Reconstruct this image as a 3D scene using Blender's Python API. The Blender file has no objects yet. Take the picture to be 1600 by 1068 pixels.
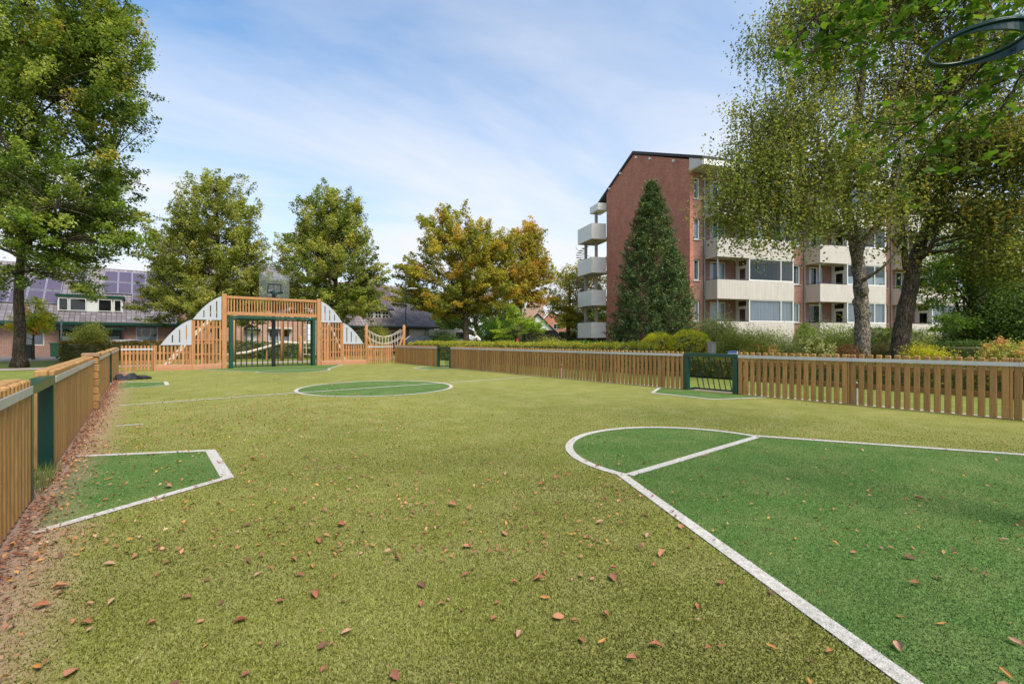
import bpy, bmesh, math, random
import numpy as np
from mathutils import Vector, Matrix
random.seed(7); rng = np.random.default_rng(7)
SC = bpy.context.scene; COL = SC.collection
R_ = math.radians
# ------------------------------------------------------------------ camera
H = 1.15; FPX = 720.0; TH = math.atan(580/720)
FW = (math.sin(TH), math.cos(TH)); RT = (math.cos(TH), -math.sin(TH))
def W(px, d):                       # plan position for a bearing and a distance, measured off the photograph
    s = (px-800)/FPX*d
    return (d*FW[0]+s*RT[0], d*FW[1]+s*RT[1])
cam = bpy.data.cameras.new('camera'); camo = bpy.data.objects.new('camera', cam); COL.objects.link(camo)
camo.location = (0, 0, H); camo.rotation_euler = (R_(90), 0, -TH)
cam.sensor_width = 36; cam.lens = 16.2; cam.shift_y = -0.0025; cam.clip_start = 0.05; cam.clip_end = 3000
SC.camera = camo
# ------------------------------------------------------------------ world, sun, exposure
SUN_AZ, SUN_EL = R_(272), R_(54)     # direction the light comes from, angle from +X in plan
wd = bpy.data.worlds.new('World'); SC.world = wd; wd.use_nodes = True
nt = wd.node_tree; N = nt.nodes; L = nt.links; N.clear()
out = N.new('ShaderNodeOutputWorld'); bg = N.new('ShaderNodeBackground')
sky = N.new('ShaderNodeTexSky'); sky.sky_type = 'NISHITA'; sky.sun_disc = False
sky.sun_elevation = SUN_EL; sky.sun_rotation = R_(90)-SUN_AZ
tc = N.new('ShaderNodeTexCoord'); sp = N.new('ShaderNodeSeparateXYZ'); L.new(tc.outputs['Generated'], sp.inputs[0])
def wm(op, a, b=None, c=None):
    n = N.new('ShaderNodeMath'); n.operation = op
    for i, v in enumerate((a, b, c)):
        if v is None: continue
        if isinstance(v, (int, float)): n.inputs[i].default_value = v
        else: L.new(v, n.inputs[i])
    return n.outputs[0]
zz = wm('MAXIMUM', sp.outputs[2], 0.0); den = wm('ADD', zz, 0.22)
cx = wm('DIVIDE', sp.outputs[0], den); cy = wm('DIVIDE', sp.outputs[1], den)
cb = N.new('ShaderNodeCombineXYZ'); L.new(cx, cb.inputs[0]); L.new(cy, cb.inputs[1])
mp = N.new('ShaderNodeMapping'); mp.inputs['Rotation'].default_value = (0, 0, R_(28)); mp.inputs['Scale'].default_value = (0.75, 1.7, 1)
mp.inputs['Location'].default_value = (2.3, 0.4, 0)
L.new(cb.outputs[0], mp.inputs[0])
n1 = N.new('ShaderNodeTexNoise'); n1.inputs['Scale'].default_value = 0.8; n1.inputs['Detail'].default_value = 7; n1.inputs['Roughness'].default_value = 0.55
n1.inputs['Distortion'].default_value = 0.5
L.new(mp.outputs[0], n1.inputs['Vector'])
rp = N.new('ShaderNodeMapRange'); rp.inputs[1].default_value = 0.38; rp.inputs[2].default_value = 0.68; L.new(n1.outputs[0], rp.inputs[0])
hz = N.new('ShaderNodeMapRange'); hz.inputs[1].default_value = 0.0; hz.inputs[2].default_value = 0.5; hz.inputs[3].default_value = 0.86; hz.inputs[4].default_value = 0.06
L.new(zz, hz.inputs[0])
cf = wm('MAXIMUM', wm('MULTIPLY', rp.outputs[0], 0.85), hz.outputs[0])
cf = wm('MINIMUM', wm('ADD', wm('MULTIPLY', rp.outputs[0], 0.62), hz.outputs[0]), 0.97)
mx = N.new('ShaderNodeMix'); mx.data_type = 'RGBA'; mx.inputs[7].default_value = (5.9, 6.0, 6.3, 1)
sc_ = N.new('ShaderNodeMix'); sc_.data_type = 'RGBA'; sc_.blend_type = 'MULTIPLY'; sc_.inputs[0].default_value = 1
sc_.inputs[7].default_value = (1.05, 1.47, 1.66, 1)
L.new(sky.outputs[0], sc_.inputs[6]); L.new(sc_.outputs[2], mx.inputs[6]); L.new(cf, mx.inputs[0])
L.new(mx.outputs[2], bg.inputs[0]); bg.inputs[1].default_value = 0.08; L.new(bg.outputs[0], out.inputs[0])
sl = bpy.data.lights.new('sun', 'SUN'); sl.energy = 2.8; sl.angle = R_(30); sl.color = (1, .93, .82)
so = bpy.data.objects.new('sun', sl); COL.objects.link(so)
dv = Vector((math.cos(SUN_AZ)*math.cos(SUN_EL), math.sin(SUN_AZ)*math.cos(SUN_EL), math.sin(SUN_EL)))
so.rotation_euler = dv.to_track_quat('Z', 'Y').to_euler(); so.location = (0, 0, 40)
SC.view_settings.view_transform = 'Standard'; SC.view_settings.look = 'None'; SC.view_settings.gamma = 1
SC.view_settings.exposure = 1.0
# ------------------------------------------------------------------ helpers
def tag(o, label=None, cat=None, group=None, kind=None):
    if label: o['label'] = label
    if cat: o['category'] = cat
    if group: o['group'] = group
    if kind: o['kind'] = kind
    return o
def empty(name, loc=(0, 0, 0), rz=0, label=None, cat=None, group=None):
    o = bpy.data.objects.new(name, None); COL.objects.link(o); o.location = loc; o.rotation_euler = (0, 0, rz)
    o.empty_display_size = .2
    return tag(o, label, cat, group)
def copy_tree(o, parent=None):
    c = o.copy(); COL.objects.link(c)
    if parent is not None:
        c.parent = parent
    for ch in list(o.children): copy_tree(ch, c)
    return c
class MB:
    def __init__(s): s.v = []; s.f = []; s.m = []; s.mi = 0
    def add(s, vs, fs):
        b = len(s.v); s.v += [tuple(p) for p in vs]; s.f += [tuple(i+b for i in f) for f in fs]; s.m += [s.mi]*len(fs); return s
    def box(s, x0, x1, y0, y1, z0, z1):
        return s.add([(x0,y0,z0),(x1,y0,z0),(x1,y1,z0),(x0,y1,z0),(x0,y0,z1),(x1,y0,z1),(x1,y1,z1),(x0,y1,z1)],
                     [(0,3,2,1),(4,5,6,7),(0,1,5,4),(1,2,6,5),(2,3,7,6),(3,0,4,7)])
    def bbox(s, x0, x1, y0, y1, z0, z1, b=.006):        # box with chamfered vertical and top edges
        pl = [(x0+b,y0),(x1-b,y0),(x1,y0+b),(x1,y1-b),(x1-b,y1),(x0+b,y1),(x0,y1-b),(x0,y0+b)]
        cx, cy = (x0+x1)/2, (y0+y1)/2
        top = [(x+(b if x<cx else -b)*.8, y+(b if y<cy else -b)*.8) for x, y in pl]
        vs = [(x,y,z0) for x,y in pl]+[(x,y,z1-b) for x,y in pl]+[(x,y,z1) for x,y in top]
        n = 8; fs = [tuple(range(n-1,-1,-1)), tuple(range(16,24))]
        for k in (0, 8):
            for i in range(n): fs.append((k+i, k+(i+1)%n, k+8+(i+1)%n, k+8+i))
        return s.add(vs, fs)
    def prism(s, poly, a, b, axis='z'):                 # poly of 2-tuples; axis = extrusion axis
        def P(p, t): return {'z': (p[0],p[1],t), 'x': (t,p[0],p[1]), 'y': (p[0],t,p[1])}[axis]
        n = len(poly); vs = [P(p,a) for p in poly]+[P(p,b) for p in poly]
        fs = [tuple(range(n-1,-1,-1)), tuple(range(n,2*n))]+[(i,(i+1)%n,n+(i+1)%n,n+i) for i in range(n)]
        return s.add(vs, fs)
    def tube(s, pts, rad, n=6, cap=True):
        pts = [Vector(p) for p in pts]
        if not hasattr(rad, '__len__'): rad = [rad]*len(pts)
        rings = []; up = None
        for i, p in enumerate(pts):
            t = (pts[min(i+1,len(pts)-1)]-pts[max(i-1,0)])
            t = t.normalized() if t.length > 1e-9 else Vector((0,0,1))
            if up is None: up = t.orthogonal().normalized()
            up = (up-t*up.dot(t)); up = up.normalized() if up.length > 1e-6 else t.orthogonal().normalized()
            w = t.cross(up)
            rings.append([p+(up*math.cos(2*math.pi*k/n)+w*math.sin(2*math.pi*k/n))*rad[i] for k in range(n)])
        vs = [v for r in rings for v in r]; fs = []
        for i in range(len(pts)-1):
            for k in range(n): fs.append((i*n+k, i*n+(k+1)%n, (i+1)*n+(k+1)%n, (i+1)*n+k))
        if cap: fs += [tuple(range(n-1,-1,-1)), tuple((len(pts)-1)*n+k for k in range(n))]
        return s.add(vs, fs)
    def quad(s, a, b, c, d): return s.add([a,b,c,d], [(0,1,2,3)])
    def sphere(s, c, r, nu=12, nv=8, sc=(1,1,1)):
        vs = []; fs = []
        for j in range(nv+1):
            th = math.pi*j/nv
            for i in range(nu):
                ph = 2*math.pi*i/nu; vs.append((c[0]+r*sc[0]*math.sin(th)*math.cos(ph), c[1]+r*sc[1]*math.sin(th)*math.sin(ph), c[2]+r*sc[2]*math.cos(th)))
        for j in range(nv):
            for i in range(nu): fs.append((j*nu+i, (j+1)*nu+i, (j+1)*nu+(i+1)%nu, j*nu+(i+1)%nu))
        return s.add(vs, fs)
    def build(s, name, mat, parent=None, smooth=False):
        me = bpy.data.meshes.new(name); me.from_pydata(s.v, [], s.f)
        mats = mat if isinstance(mat, (list, tuple)) else [mat]
        for m in mats: me.materials.append(m)
        if len(mats) > 1: me.polygons.foreach_set('material_index', s.m)
        if smooth: me.polygons.foreach_set('use_smooth', [True]*len(me.polygons))
        me.update()
        o = bpy.data.objects.new(name, me); COL.objects.link(o)
        if parent is not None: o.parent = parent
        return o
# ------------------------------------------------------------------ materials
def newmat(name):
    m = bpy.data.materials.new(name); m.use_nodes = True; t = m.node_tree
    return m, t, t.nodes['Principled BSDF']
def nd(t, typ, **k):
    n = t.nodes.new('ShaderNode'+typ)
    for a, b in k.items(): setattr(n, a, b)
    return n
def ramp(t, src, stops):
    r = nd(t, 'ValToRGB'); e = r.color_ramp.elements
    while len(e) < len(stops): e.new(.5)
    for i, (p, c) in enumerate(stops): e[i].position = p; e[i].color = (*c, 1)
    t.links.new(src, r.inputs[0]); return r.outputs[0]
def coords(t, scale=(1,1,1), kind='Object'):
    c = nd(t, 'TexCoord'); m = nd(t, 'Mapping'); m.inputs['Scale'].default_value = scale
    t.links.new(c.outputs[kind], m.inputs[0]); return m.outputs[0]
def noise(t, vec, scale, detail=4, rough=.55, dist=0):
    n = nd(t, 'TexNoise'); n.inputs['Scale'].default_value = scale; n.inputs['Detail'].default_value = detail
    n.inputs['Roughness'].default_value = rough; n.inputs['Distortion'].default_value = dist
    t.links.new(vec, n.inputs['Vector']); return n.outputs[0]
def mixc(t, fac, a, b, mode='MIX'):
    m = nd(t, 'Mix'); m.data_type = 'RGBA'; m.blend_type = mode
    for i, v in ((0, fac), (6, a), (7, b)):
        if isinstance(v, (int, float)): m.inputs[i].default_value = v
        elif isinstance(v, tuple): m.inputs[i].default_value = (*v, 1)
        else: t.links.new(v, m.inputs[i])
    return m.outputs[2]
def bump(t, src, strength, dist=.01):
    b = nd(t, 'Bump'); b.inputs['Strength'].default_value = strength; b.inputs['Distance'].default_value = dist
    t.links.new(src, b.inputs['Height']); return b.outputs[0]
def math_(t, op, a, b=None):
    n = nd(t, 'Math'); n.operation = op
    for i, v in enumerate((a, b)):
        if v is None: continue
        if isinstance(v, (int, float)): n.inputs[i].default_value = v
        else: t.links.new(v, n.inputs[i])
    return n.outputs[0]
def pmat(name, c1, c2=None, scale=6, rough=.6, metal=0, bmp=0, det=5, stretch=(1,1,1), island=0, spec=.5):
    m, t, b = newmat(name); c2 = c2 or tuple(x*.8 for x in c1)
    v = coords(t, stretch); n = noise(t, v, scale, det)
    col = ramp(t, n, [(.3, c1), (.7, c2)])
    if island:
        g = nd(t, 'NewGeometry'); f = math_(t, 'MULTIPLY_ADD', g.outputs['Random Per Island'], island*2)
        f.node.inputs[2].default_value = 1-island
        hs = nd(t, 'HueSaturation'); t.links.new(col, hs.inputs['Color']); t.links.new(f, hs.inputs['Value']); col = hs.outputs[0]
    t.links.new(col, b.inputs['Base Color']); b.inputs['Roughness'].default_value = rough; b.inputs['Metallic'].default_value = metal
    b.inputs['Specular IOR Level'].default_value = spec
    if bmp: t.links.new(bump(t, n, bmp), b.inputs['Normal'])
    return m
def wood(name, c1, c2, rough=.65):
    m, t, b = newmat(name)
    g = nd(t, 'NewGeometry'); v = coords(t, (14, 14, 1.1))
    ad = nd(t, 'VectorMath', operation='ADD'); t.links.new(v, ad.inputs[0])
    cb_ = nd(t, 'CombineXYZ'); t.links.new(math_(t, 'MULTIPLY', g.outputs['Random Per Island'], 37), cb_.inputs[0]); t.links.new(math_(t, 'MULTIPLY', g.outputs['Random Per Island'], 11), cb_.inputs[2])
    t.links.new(cb_.outputs[0], ad.inputs[1])
    n = noise(t, ad.outputs[0], 3.2, 6, .6, 1.4); n2 = noise(t, coords(t, (1,1,.5)), 9, 3)
    col = ramp(t, n, [(.25, c2), (.5, c1), (.72, tuple(x*1.15 for x in c1))])
    col = mixc(t, ramp(t, n2, [(.55, (0,0,0)), (.8, (.55,.55,.55))]), col, tuple(x*.75 for x in c2))
    f = math_(t, 'MULTIPLY_ADD', g.outputs['Random Per Island'], .4); f.node.inputs[2].default_value = .8
    hs = nd(t, 'HueSaturation'); t.links.new(col, hs.inputs['Color']); t.links.new(f, hs.inputs['Value'])
    t.links.new(hs.outputs[0], b.inputs['Base Color']); b.inputs['Roughness'].default_value = rough
    t.links.new(bump(t, n, .35, .004), b.inputs['Normal']); return m
def barkmat(name, light, dark, sc, st):
    m, t, b = newmat(name); v = coords(t, st); n = noise(t, v, sc, 9, .68, .6); n2 = noise(t, coords(t, (1,1,.7)), 2.3, 5, .6)
    vo = nd(t, 'TexVoronoi'); vo.feature = 'DISTANCE_TO_EDGE'; vo.inputs['Scale'].default_value = sc*.7; ad = nd(t, 'VectorMath', operation='ADD'); t.links.new(v, ad.inputs[0])
    nv = nd(t, 'TexNoise'); nv.inputs['Scale'].default_value = sc; t.links.new(v, nv.inputs['Vector']); t.links.new(nv.outputs[1], ad.inputs[1]); t.links.new(ad.outputs[0], vo.inputs['Vector'])
    h = math_(t, 'MULTIPLY', n, ramp(t, vo.outputs['Distance'], [(.0, (.35,.35,.35)), (.16, (1,1,1))]))
    col = ramp(t, h, [(.22, dark), (.42, tuple((x+y)/2 for x, y in zip(light, dark))), (.56, light)])
    col = mixc(t, .7, col, ramp(t, n2, [(.35, (.55,.55,.5)), (.65, (1.15,1.15,1.15))]), 'MULTIPLY')
    t.links.new(col, b.inputs['Base Color']); b.inputs['Roughness'].default_value = .92; b.inputs['Specular IOR Level'].default_value = .2
    t.links.new(bump(t, h, 1, .045), b.inputs['Normal']); return m
def brickmat(name, c1, c2, mortar, bw=.22, bh=.065, var=.5, ms=.011):
    m, t, b = newmat(name)
    c = nd(t, 'TexCoord'); s = nd(t, 'SeparateXYZ'); t.links.new(c.outputs['Object'], s.inputs[0])
    cb_ = nd(t, 'CombineXYZ'); t.links.new(math_(t, 'ADD', s.outputs[0], s.outputs[1]), cb_.inputs[0]); t.links.new(s.outputs[2], cb_.inputs[1])
    br = nd(t, 'TexBrick'); br.inputs['Scale'].default_value = 1; br.inputs['Brick Width'].default_value = bw; br.inputs['Row Height'].default_value = bh
    br.inputs['Mortar Size'].default_value = ms; br.inputs['Mortar Smooth'].default_value = .3
    br.inputs['Color1'].default_value = (*c1, 1); br.inputs['Color2'].default_value = (*c2, 1); br.inputs['Mortar'].default_value = (*mortar, 1)
    t.links.new(cb_.outputs[0], br.inputs['Vector'])
    n = noise(t, cb_.outputs[0], 1.1, 6, .65); n2 = noise(t, cb_.outputs[0], 14, 3, .6)
    col = mixc(t, var, br.outputs[0], ramp(t, n, [(.3, (.74,.72,.72)), (.7, (1.15,1.15,1.15))]), 'MULTIPLY')
    col = mixc(t, .55, col, ramp(t, n2, [(.35, (.6,.58,.6)), (.65, (1.15,1.12,1.1))]), 'MULTIPLY')
    t.links.new(col, b.inputs['Base Color']); b.inputs['Roughness'].default_value = .85
    t.links.new(bump(t, br.outputs[1], -.25, .01), b.inputs['Normal']); return m
def leafmat(name, trans=.35, rough=.6, spec=.25):
    m, t, b = newmat(name); a = nd(t, 'Attribute'); a.attribute_name = 'Col'
    t.links.new(a.outputs[0], b.inputs['Base Color']); b.inputs['Roughness'].default_value = rough; b.inputs['Specular IOR Level'].default_value = spec
    tr = nd(t, 'BsdfTranslucent'); t.links.new(mixc(t, 1, a.outputs[0], (1.35,1.3,.7), 'MULTIPLY'), tr.inputs[0])
    ms = nd(t, 'MixShader'); ms.inputs[0].default_value = trans
    o = t.nodes['Material Output']; t.links.new(b.outputs[0], ms.inputs[1]); t.links.new(tr.outputs[0], ms.inputs[2]); t.links.new(ms.outputs[0], o.inputs[0])
    return m
M = {}
M['wood'] = wood('fence_wood', (.355,.188,.058), (.21,.11,.034))
M['wood2'] = wood('reddish_wood', (.40,.185,.07), (.27,.12,.042))
M['kick'] = wood('kick_board', (.40,.19,.10), (.30,.14,.075))
M['galv'] = pmat('galvanised', (.62,.61,.60), (.5,.5,.5), 9, .5, .55, island=.04)
M['fibre'] = None
M['alu'] = pmat('pale_panel', (.42,.43,.46), (.38,.39,.42), 2, .5)
M['green'] = pmat('green_paint', (.002,.058,.034), (.002,.048,.028), 3, .32, spec=.6)
M['dkgreen'] = pmat('dark_and_shaded_green', (.004,.035,.026), (.003,.028,.02), 3, .3)  # dark green paint; on the near left gate posts it stands for shade
M['black'] = pmat('black_paint', (.012,.012,.012), None, 3, .4)
M['cream'] = pmat('cream_panel', (.62,.57,.52), (.56,.51,.465), 1.5, .6)
M['white'] = pmat('white_paint', (.74,.73,.70), (.66,.65,.62), 2, .45)
M['concrete'] = pmat('concrete', (.42,.38,.34), (.33,.3,.27), 5, .85, bmp=.2)
M['greypole'] = pmat('grey_steel', (.33,.34,.35), (.28,.29,.3), 5, .45, .4)
M['rope'] = pmat('rope', (.55,.47,.38), (.45,.38,.3), 30, .9)
M['bark'] = barkmat('bark', (.20,.155,.11), (.035,.027,.02), 7, (2,2,.5))
M['birchbark'] = barkmat('birch_bark', (.42,.35,.28), (.045,.035,.028), 7, (1.6,1.6,1.0))
M['darkbark'] = barkmat('dark_bark', (.22,.165,.115), (.03,.023,.018), 7, (2,2,.6))
M['fibre'] = leafmat('turf_pile', .06, .98, 0); M['leaf'] = leafmat('foliage', .5); M['needle'] = leafmat('needles', .12, .7); M['dry'] = leafmat('dry_leaf', .15, .7)
M['twig'] = pmat('twiggy_core', (.10,.10,.035), (.06,.06,.02), 12, .95, bmp=.8)
M['brick'] = brickmat('red_brick', (.68,.225,.13), (.48,.152,.092), (.30,.20,.16), var=.8)  # colour raised to stand in for the sunlight the gable does not get
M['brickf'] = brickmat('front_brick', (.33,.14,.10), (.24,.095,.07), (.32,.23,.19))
M['pinkbrick'] = brickmat('pink_brick', (.50,.25,.19), (.38,.185,.14), (.46,.35,.29))
M['buffbrick'] = brickmat('buff_brick', (.50,.27,.185), (.43,.23,.155), (.5,.38,.3))
M['brownbrick'] = brickmat('brown_brick', (.27,.13,.075), (.2,.095,.055), (.3,.22,.16))
M['roofdark'] = pmat('roof_felt', (.05,.05,.055), (.035,.035,.04), 4, .8)
M['paving'] = brickmat('paving', (.42,.33,.28), (.36,.28,.24), (.28,.22,.18), .2, .1)
M['soffit'] = pmat('soffit', (.5,.44,.38), (.44,.39,.34), 2, .8)
def tilemat(name, c1, c2):
    m, t, b = newmat(name)
    c = nd(t, 'TexCoord'); s = nd(t, 'SeparateXYZ'); t.links.new(c.outputs['Object'], s.inputs[0])
    cb_ = nd(t, 'CombineXYZ'); t.links.new(s.outputs[0], cb_.inputs[0]); t.links.new(math_(t, 'MULTIPLY', s.outputs[2], 1.4), cb_.inputs[1])
    br = nd(t, 'TexBrick'); br.offset = 0; br.inputs['Scale'].default_value = 1; br.inputs['Brick Width'].default_value = .27; br.inputs['Row Height'].default_value = .33
    br.inputs['Mortar Size'].default_value = .035; br.inputs['Mortar Smooth'].default_value = .9
    br.inputs['Color1'].default_value = (*c1, 1); br.inputs['Color2'].default_value = (*c2, 1); br.inputs['Mortar'].default_value = (*[x*.42 for x in c2], 1)
    t.links.new(cb_.outputs[0], br.inputs['Vector']); n = noise(t, cb_.outputs[0], 2.5, 5)
    col = mixc(t, .8, br.outputs[0], ramp(t, n, [(.3, (.7,.7,.7)), (.7, (1.2,1.2,1.2))]), 'MULTIPLY')
    t.links.new(col, b.inputs['Base Color']); b.inputs['Roughness'].default_value = .55; t.links.new(bump(t, br.outputs[1], -.8, .03), b.inputs['Normal']); return m
M['tile'] = tilemat('grey_tiles', (.23,.195,.205), (.145,.12,.13))
M['tiledark'] = tilemat('dark_tiles', (.27,.22,.215), (.17,.135,.135))
M['solar'] = pmat('solar_cell', (.075,.06,.105), (.10,.07,.105), .7, .16, spec=.8)
M['solarframe'] = pmat('solar_frame', (.3,.3,.36), None, 3, .4)
M['rust'] = pmat('purple_metal', (.13,.075,.085), (.10,.06,.075), 1.2, .35)
M['curtain'] = pmat('net_curtain', (.62,.64,.70), (.55,.57,.64), 2, .9)
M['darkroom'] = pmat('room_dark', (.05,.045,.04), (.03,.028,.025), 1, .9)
M['tyre'] = pmat('tyre', (.02,.02,.02), None, 5, .8)
m, t, b = newmat('glass'); gl = nd(t, 'BsdfGlossy'); gl.inputs['Roughness'].default_value = .03; gl.inputs[0].default_value = (.9,.93,.95,1)
tr = nd(t, 'BsdfTransparent'); tr.inputs[0].default_value = (.80,.84,.85,1); ms = nd(t, 'MixShader'); lw = nd(t, 'LayerWeight'); lw.inputs[0].default_value = .25
t.links.new(math_(t, 'MULTIPLY_ADD', lw.outputs[0], .8), ms.inputs[0]); ms.inputs[0].links[0].from_node.inputs[2].default_value = .05
t.links.new(tr.outputs[0], ms.inputs[1]); t.links.new(gl.outputs[0], ms.inputs[2]); t.links.new(ms.outputs[0], t.nodes['Material Output'].inputs[0]); M['glass'] = m
m, t, b = newmat('board_plastic'); gl = nd(t, 'BsdfDiffuse'); gl.inputs[0].default_value = (.5,.55,.56,1)
tr = nd(t, 'BsdfTransparent'); tr.inputs[0].default_value = (.85,.88,.9,1); ms = nd(t, 'MixShader'); ms.inputs[0].default_value = .09
t.links.new(tr.outputs[0], ms.inputs[1]); t.links.new(gl.outputs[0], ms.inputs[2]); t.links.new(ms.outputs[0], t.nodes['Material Output'].inputs[0]); M['board'] = m
def paint(name, c, rough=.25): return pmat(name, c, tuple(x*.95 for x in c), 1, rough, spec=.7)
# turf
def turf(name, lo, hi, dry, worn=None, speck=1.0):
    m, t, b = newmat(name); v = coords(t)
    a = noise(t, v, 150, 3, .7); a2 = noise(t, v, 42, 5, .7); c = noise(t, v, 2.2, 6, .62); e = noise(t, v, .45, 4, .6)
    f = math_(t, 'ADD', math_(t, 'MULTIPLY', a, .55), math_(t, 'MULTIPLY', a2, .45))
    col = ramp(t, f, [(.36, tuple(x*.45 for x in lo)), (.5, lo), (.63, hi)])
    col = mixc(t, math_(t, 'MULTIPLY', ramp(t, c, [(.42, (0,0,0)), (.75, (1,1,1))]), .55), col, dry)
    col = mixc(t, .5, col, ramp(t, e, [(.3, (.72,.75,.7)), (.7, (1.18,1.15,1.1))]), 'MULTIPLY')
    if worn:      # sandy, trodden strip beside the left fence
        s = nd(t, 'SeparateXYZ'); t.links.new(v, s.inputs[0])
        mr = nd(t, 'MapRange'); mr.inputs[1].default_value = -.6; mr.inputs[2].default_value = .16; mr.inputs[3].default_value = 1.25*(.35+.65*worn); mr.inputs[4].default_value = 0
        t.links.new(s.outputs[0], mr.inputs[0]); n3 = noise(t, v, 3.5, 6, .7)
        w = math_(t, 'MULTIPLY', math_(t, 'SUBTRACT', math_(t, 'ADD', mr.outputs[0], n3), 1.0), 1.6); w.node.use_clamp = True
        col = mixc(t, w, col, ramp(t, a2, [(.35, (.24,.13,.08)), (.65, (.42,.29,.22))]))
    t.links.new(col, b.inputs['Base Color']); b.inputs['Roughness'].default_value = .95; b.inputs['Specular IOR Level'].default_value = .15
    t.links.new(bump(t, f, .8, .012), b.inputs['Normal']); return m
M['turf'] = turf('olive_turf', (.175,.18,.034), (.365,.375,.12), (.32,.29,.12), 1)
M['turfg'] = turf('green_turf', (.06,.125,.026), (.17,.27,.075), (.19,.21,.075), .6)
M['line'] = turf('white_turf', (.44,.41,.38), (.68,.64,.61), (.50,.45,.40), .45)
M['lawn'] = turf('lawn', (.13,.17,.03), (.26,.29,.07), (.30,.25,.08))
# ------------------------------------------------------------------ fast leaf clouds
def leaf_mesh(name, C, size, cols, mat, parent, up=.35, fold=.12, asp=.55, droop=0):
    n = len(C); C = np.asarray(C, float)
    nr = rng.normal(size=(n,3)); nr[:,2] = np.abs(nr[:,2])+up; nr /= np.linalg.norm(nr, axis=1)[:,None]
    tt = rng.normal(size=(n,3)); tt[:,2] -= droop; tt -= nr*(tt*nr).sum(1)[:,None]; tt /= np.linalg.norm(tt, axis=1)[:,None]
    bb = np.cross(nr, tt); s = (size*rng.uniform(.6,1.35,n))[:,None]
    V = np.stack([C-tt*s*.5, C+bb*s*asp*.5+nr*s*fold+tt*s*.05, C+tt*s*.5, C-bb*s*asp*.5+nr*s*fold+tt*s*.05], 1).reshape(-1,3)
    return quads(name, V, cols, mat, parent)
def quads(name, V, cols, mat, parent, k=4):
    n = len(V)//k; me = bpy.data.meshes.new(name)
    me.vertices.add(n*k); me.vertices.foreach_set('co', V.astype(np.float32).ravel())
    me.loops.add(n*k); me.loops.foreach_set('vertex_index', np.arange(n*k, dtype=np.int32))
    me.polygons.add(n); me.polygons.foreach_set('loop_start', np.arange(n, dtype=np.int32)*k)
    me.update(calc_edges=True); me.validate()
    ca = me.color_attributes.new('Col', 'FLOAT_COLOR', 'POINT')
    c4 = np.ones((n,k,4), np.float32); c4[:,:,:3] = np.clip(cols,0,1)[:,None,:]; ca.data.foreach_set('color', c4.ravel())
    me.materials.append(mat); o = bpy.data.objects.new(name, me); COL.objects.link(o)
    if parent is not None: o.parent = parent
    return o
def palette(pal, idx_rand, n_per, jit=.13):
    """pal: [(rgb, weight)]; one colour per clump, jitter per leaf."""
    c = np.array([p[0] for p in pal])*(1.9 if max(pal[0][0]) < .25 else 1.2); w = np.array([p[1] for p in pal], float); w /= w.sum()
    k = rng.choice(len(pal), size=len(idx_rand), p=w); base = c[k]
    base = base*(1+rng.normal(0,.08,(len(base),1)))
    out = np.repeat(base, n_per, axis=0)
    sw = rng.random(len(out)) < .16; out[sw] = c[rng.choice(len(pal), size=sw.sum(), p=w)]
    return np.clip(out*(1+rng.normal(0,jit,(len(out),1))), .004, .9)
def in_lobes(lobes, n, shell=.45):
    vol = np.array([l[3]*l[4]*l[5] for l in lobes])**.75; k = rng.choice(len(lobes), size=n, p=vol/vol.sum()); Lb = np.array(lobes)[k]
    d = rng.normal(size=(n,3)); d /= np.linalg.norm(d,axis=1)[:,None]; r = rng.random(n)**shell
    return Lb[:,:3]+d*r[:,None]*Lb[:,3:6]
def lobe(px, py, rw, rh, d, base, zmin=None):      # ellipsoid relative to the trunk base
    x, y = W(px, d); return (x-base[0], y-base[1], H-(py-530)/FPX*d, rw*d/FPX, rw*d/FPX, rh*d/FPX)
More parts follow.
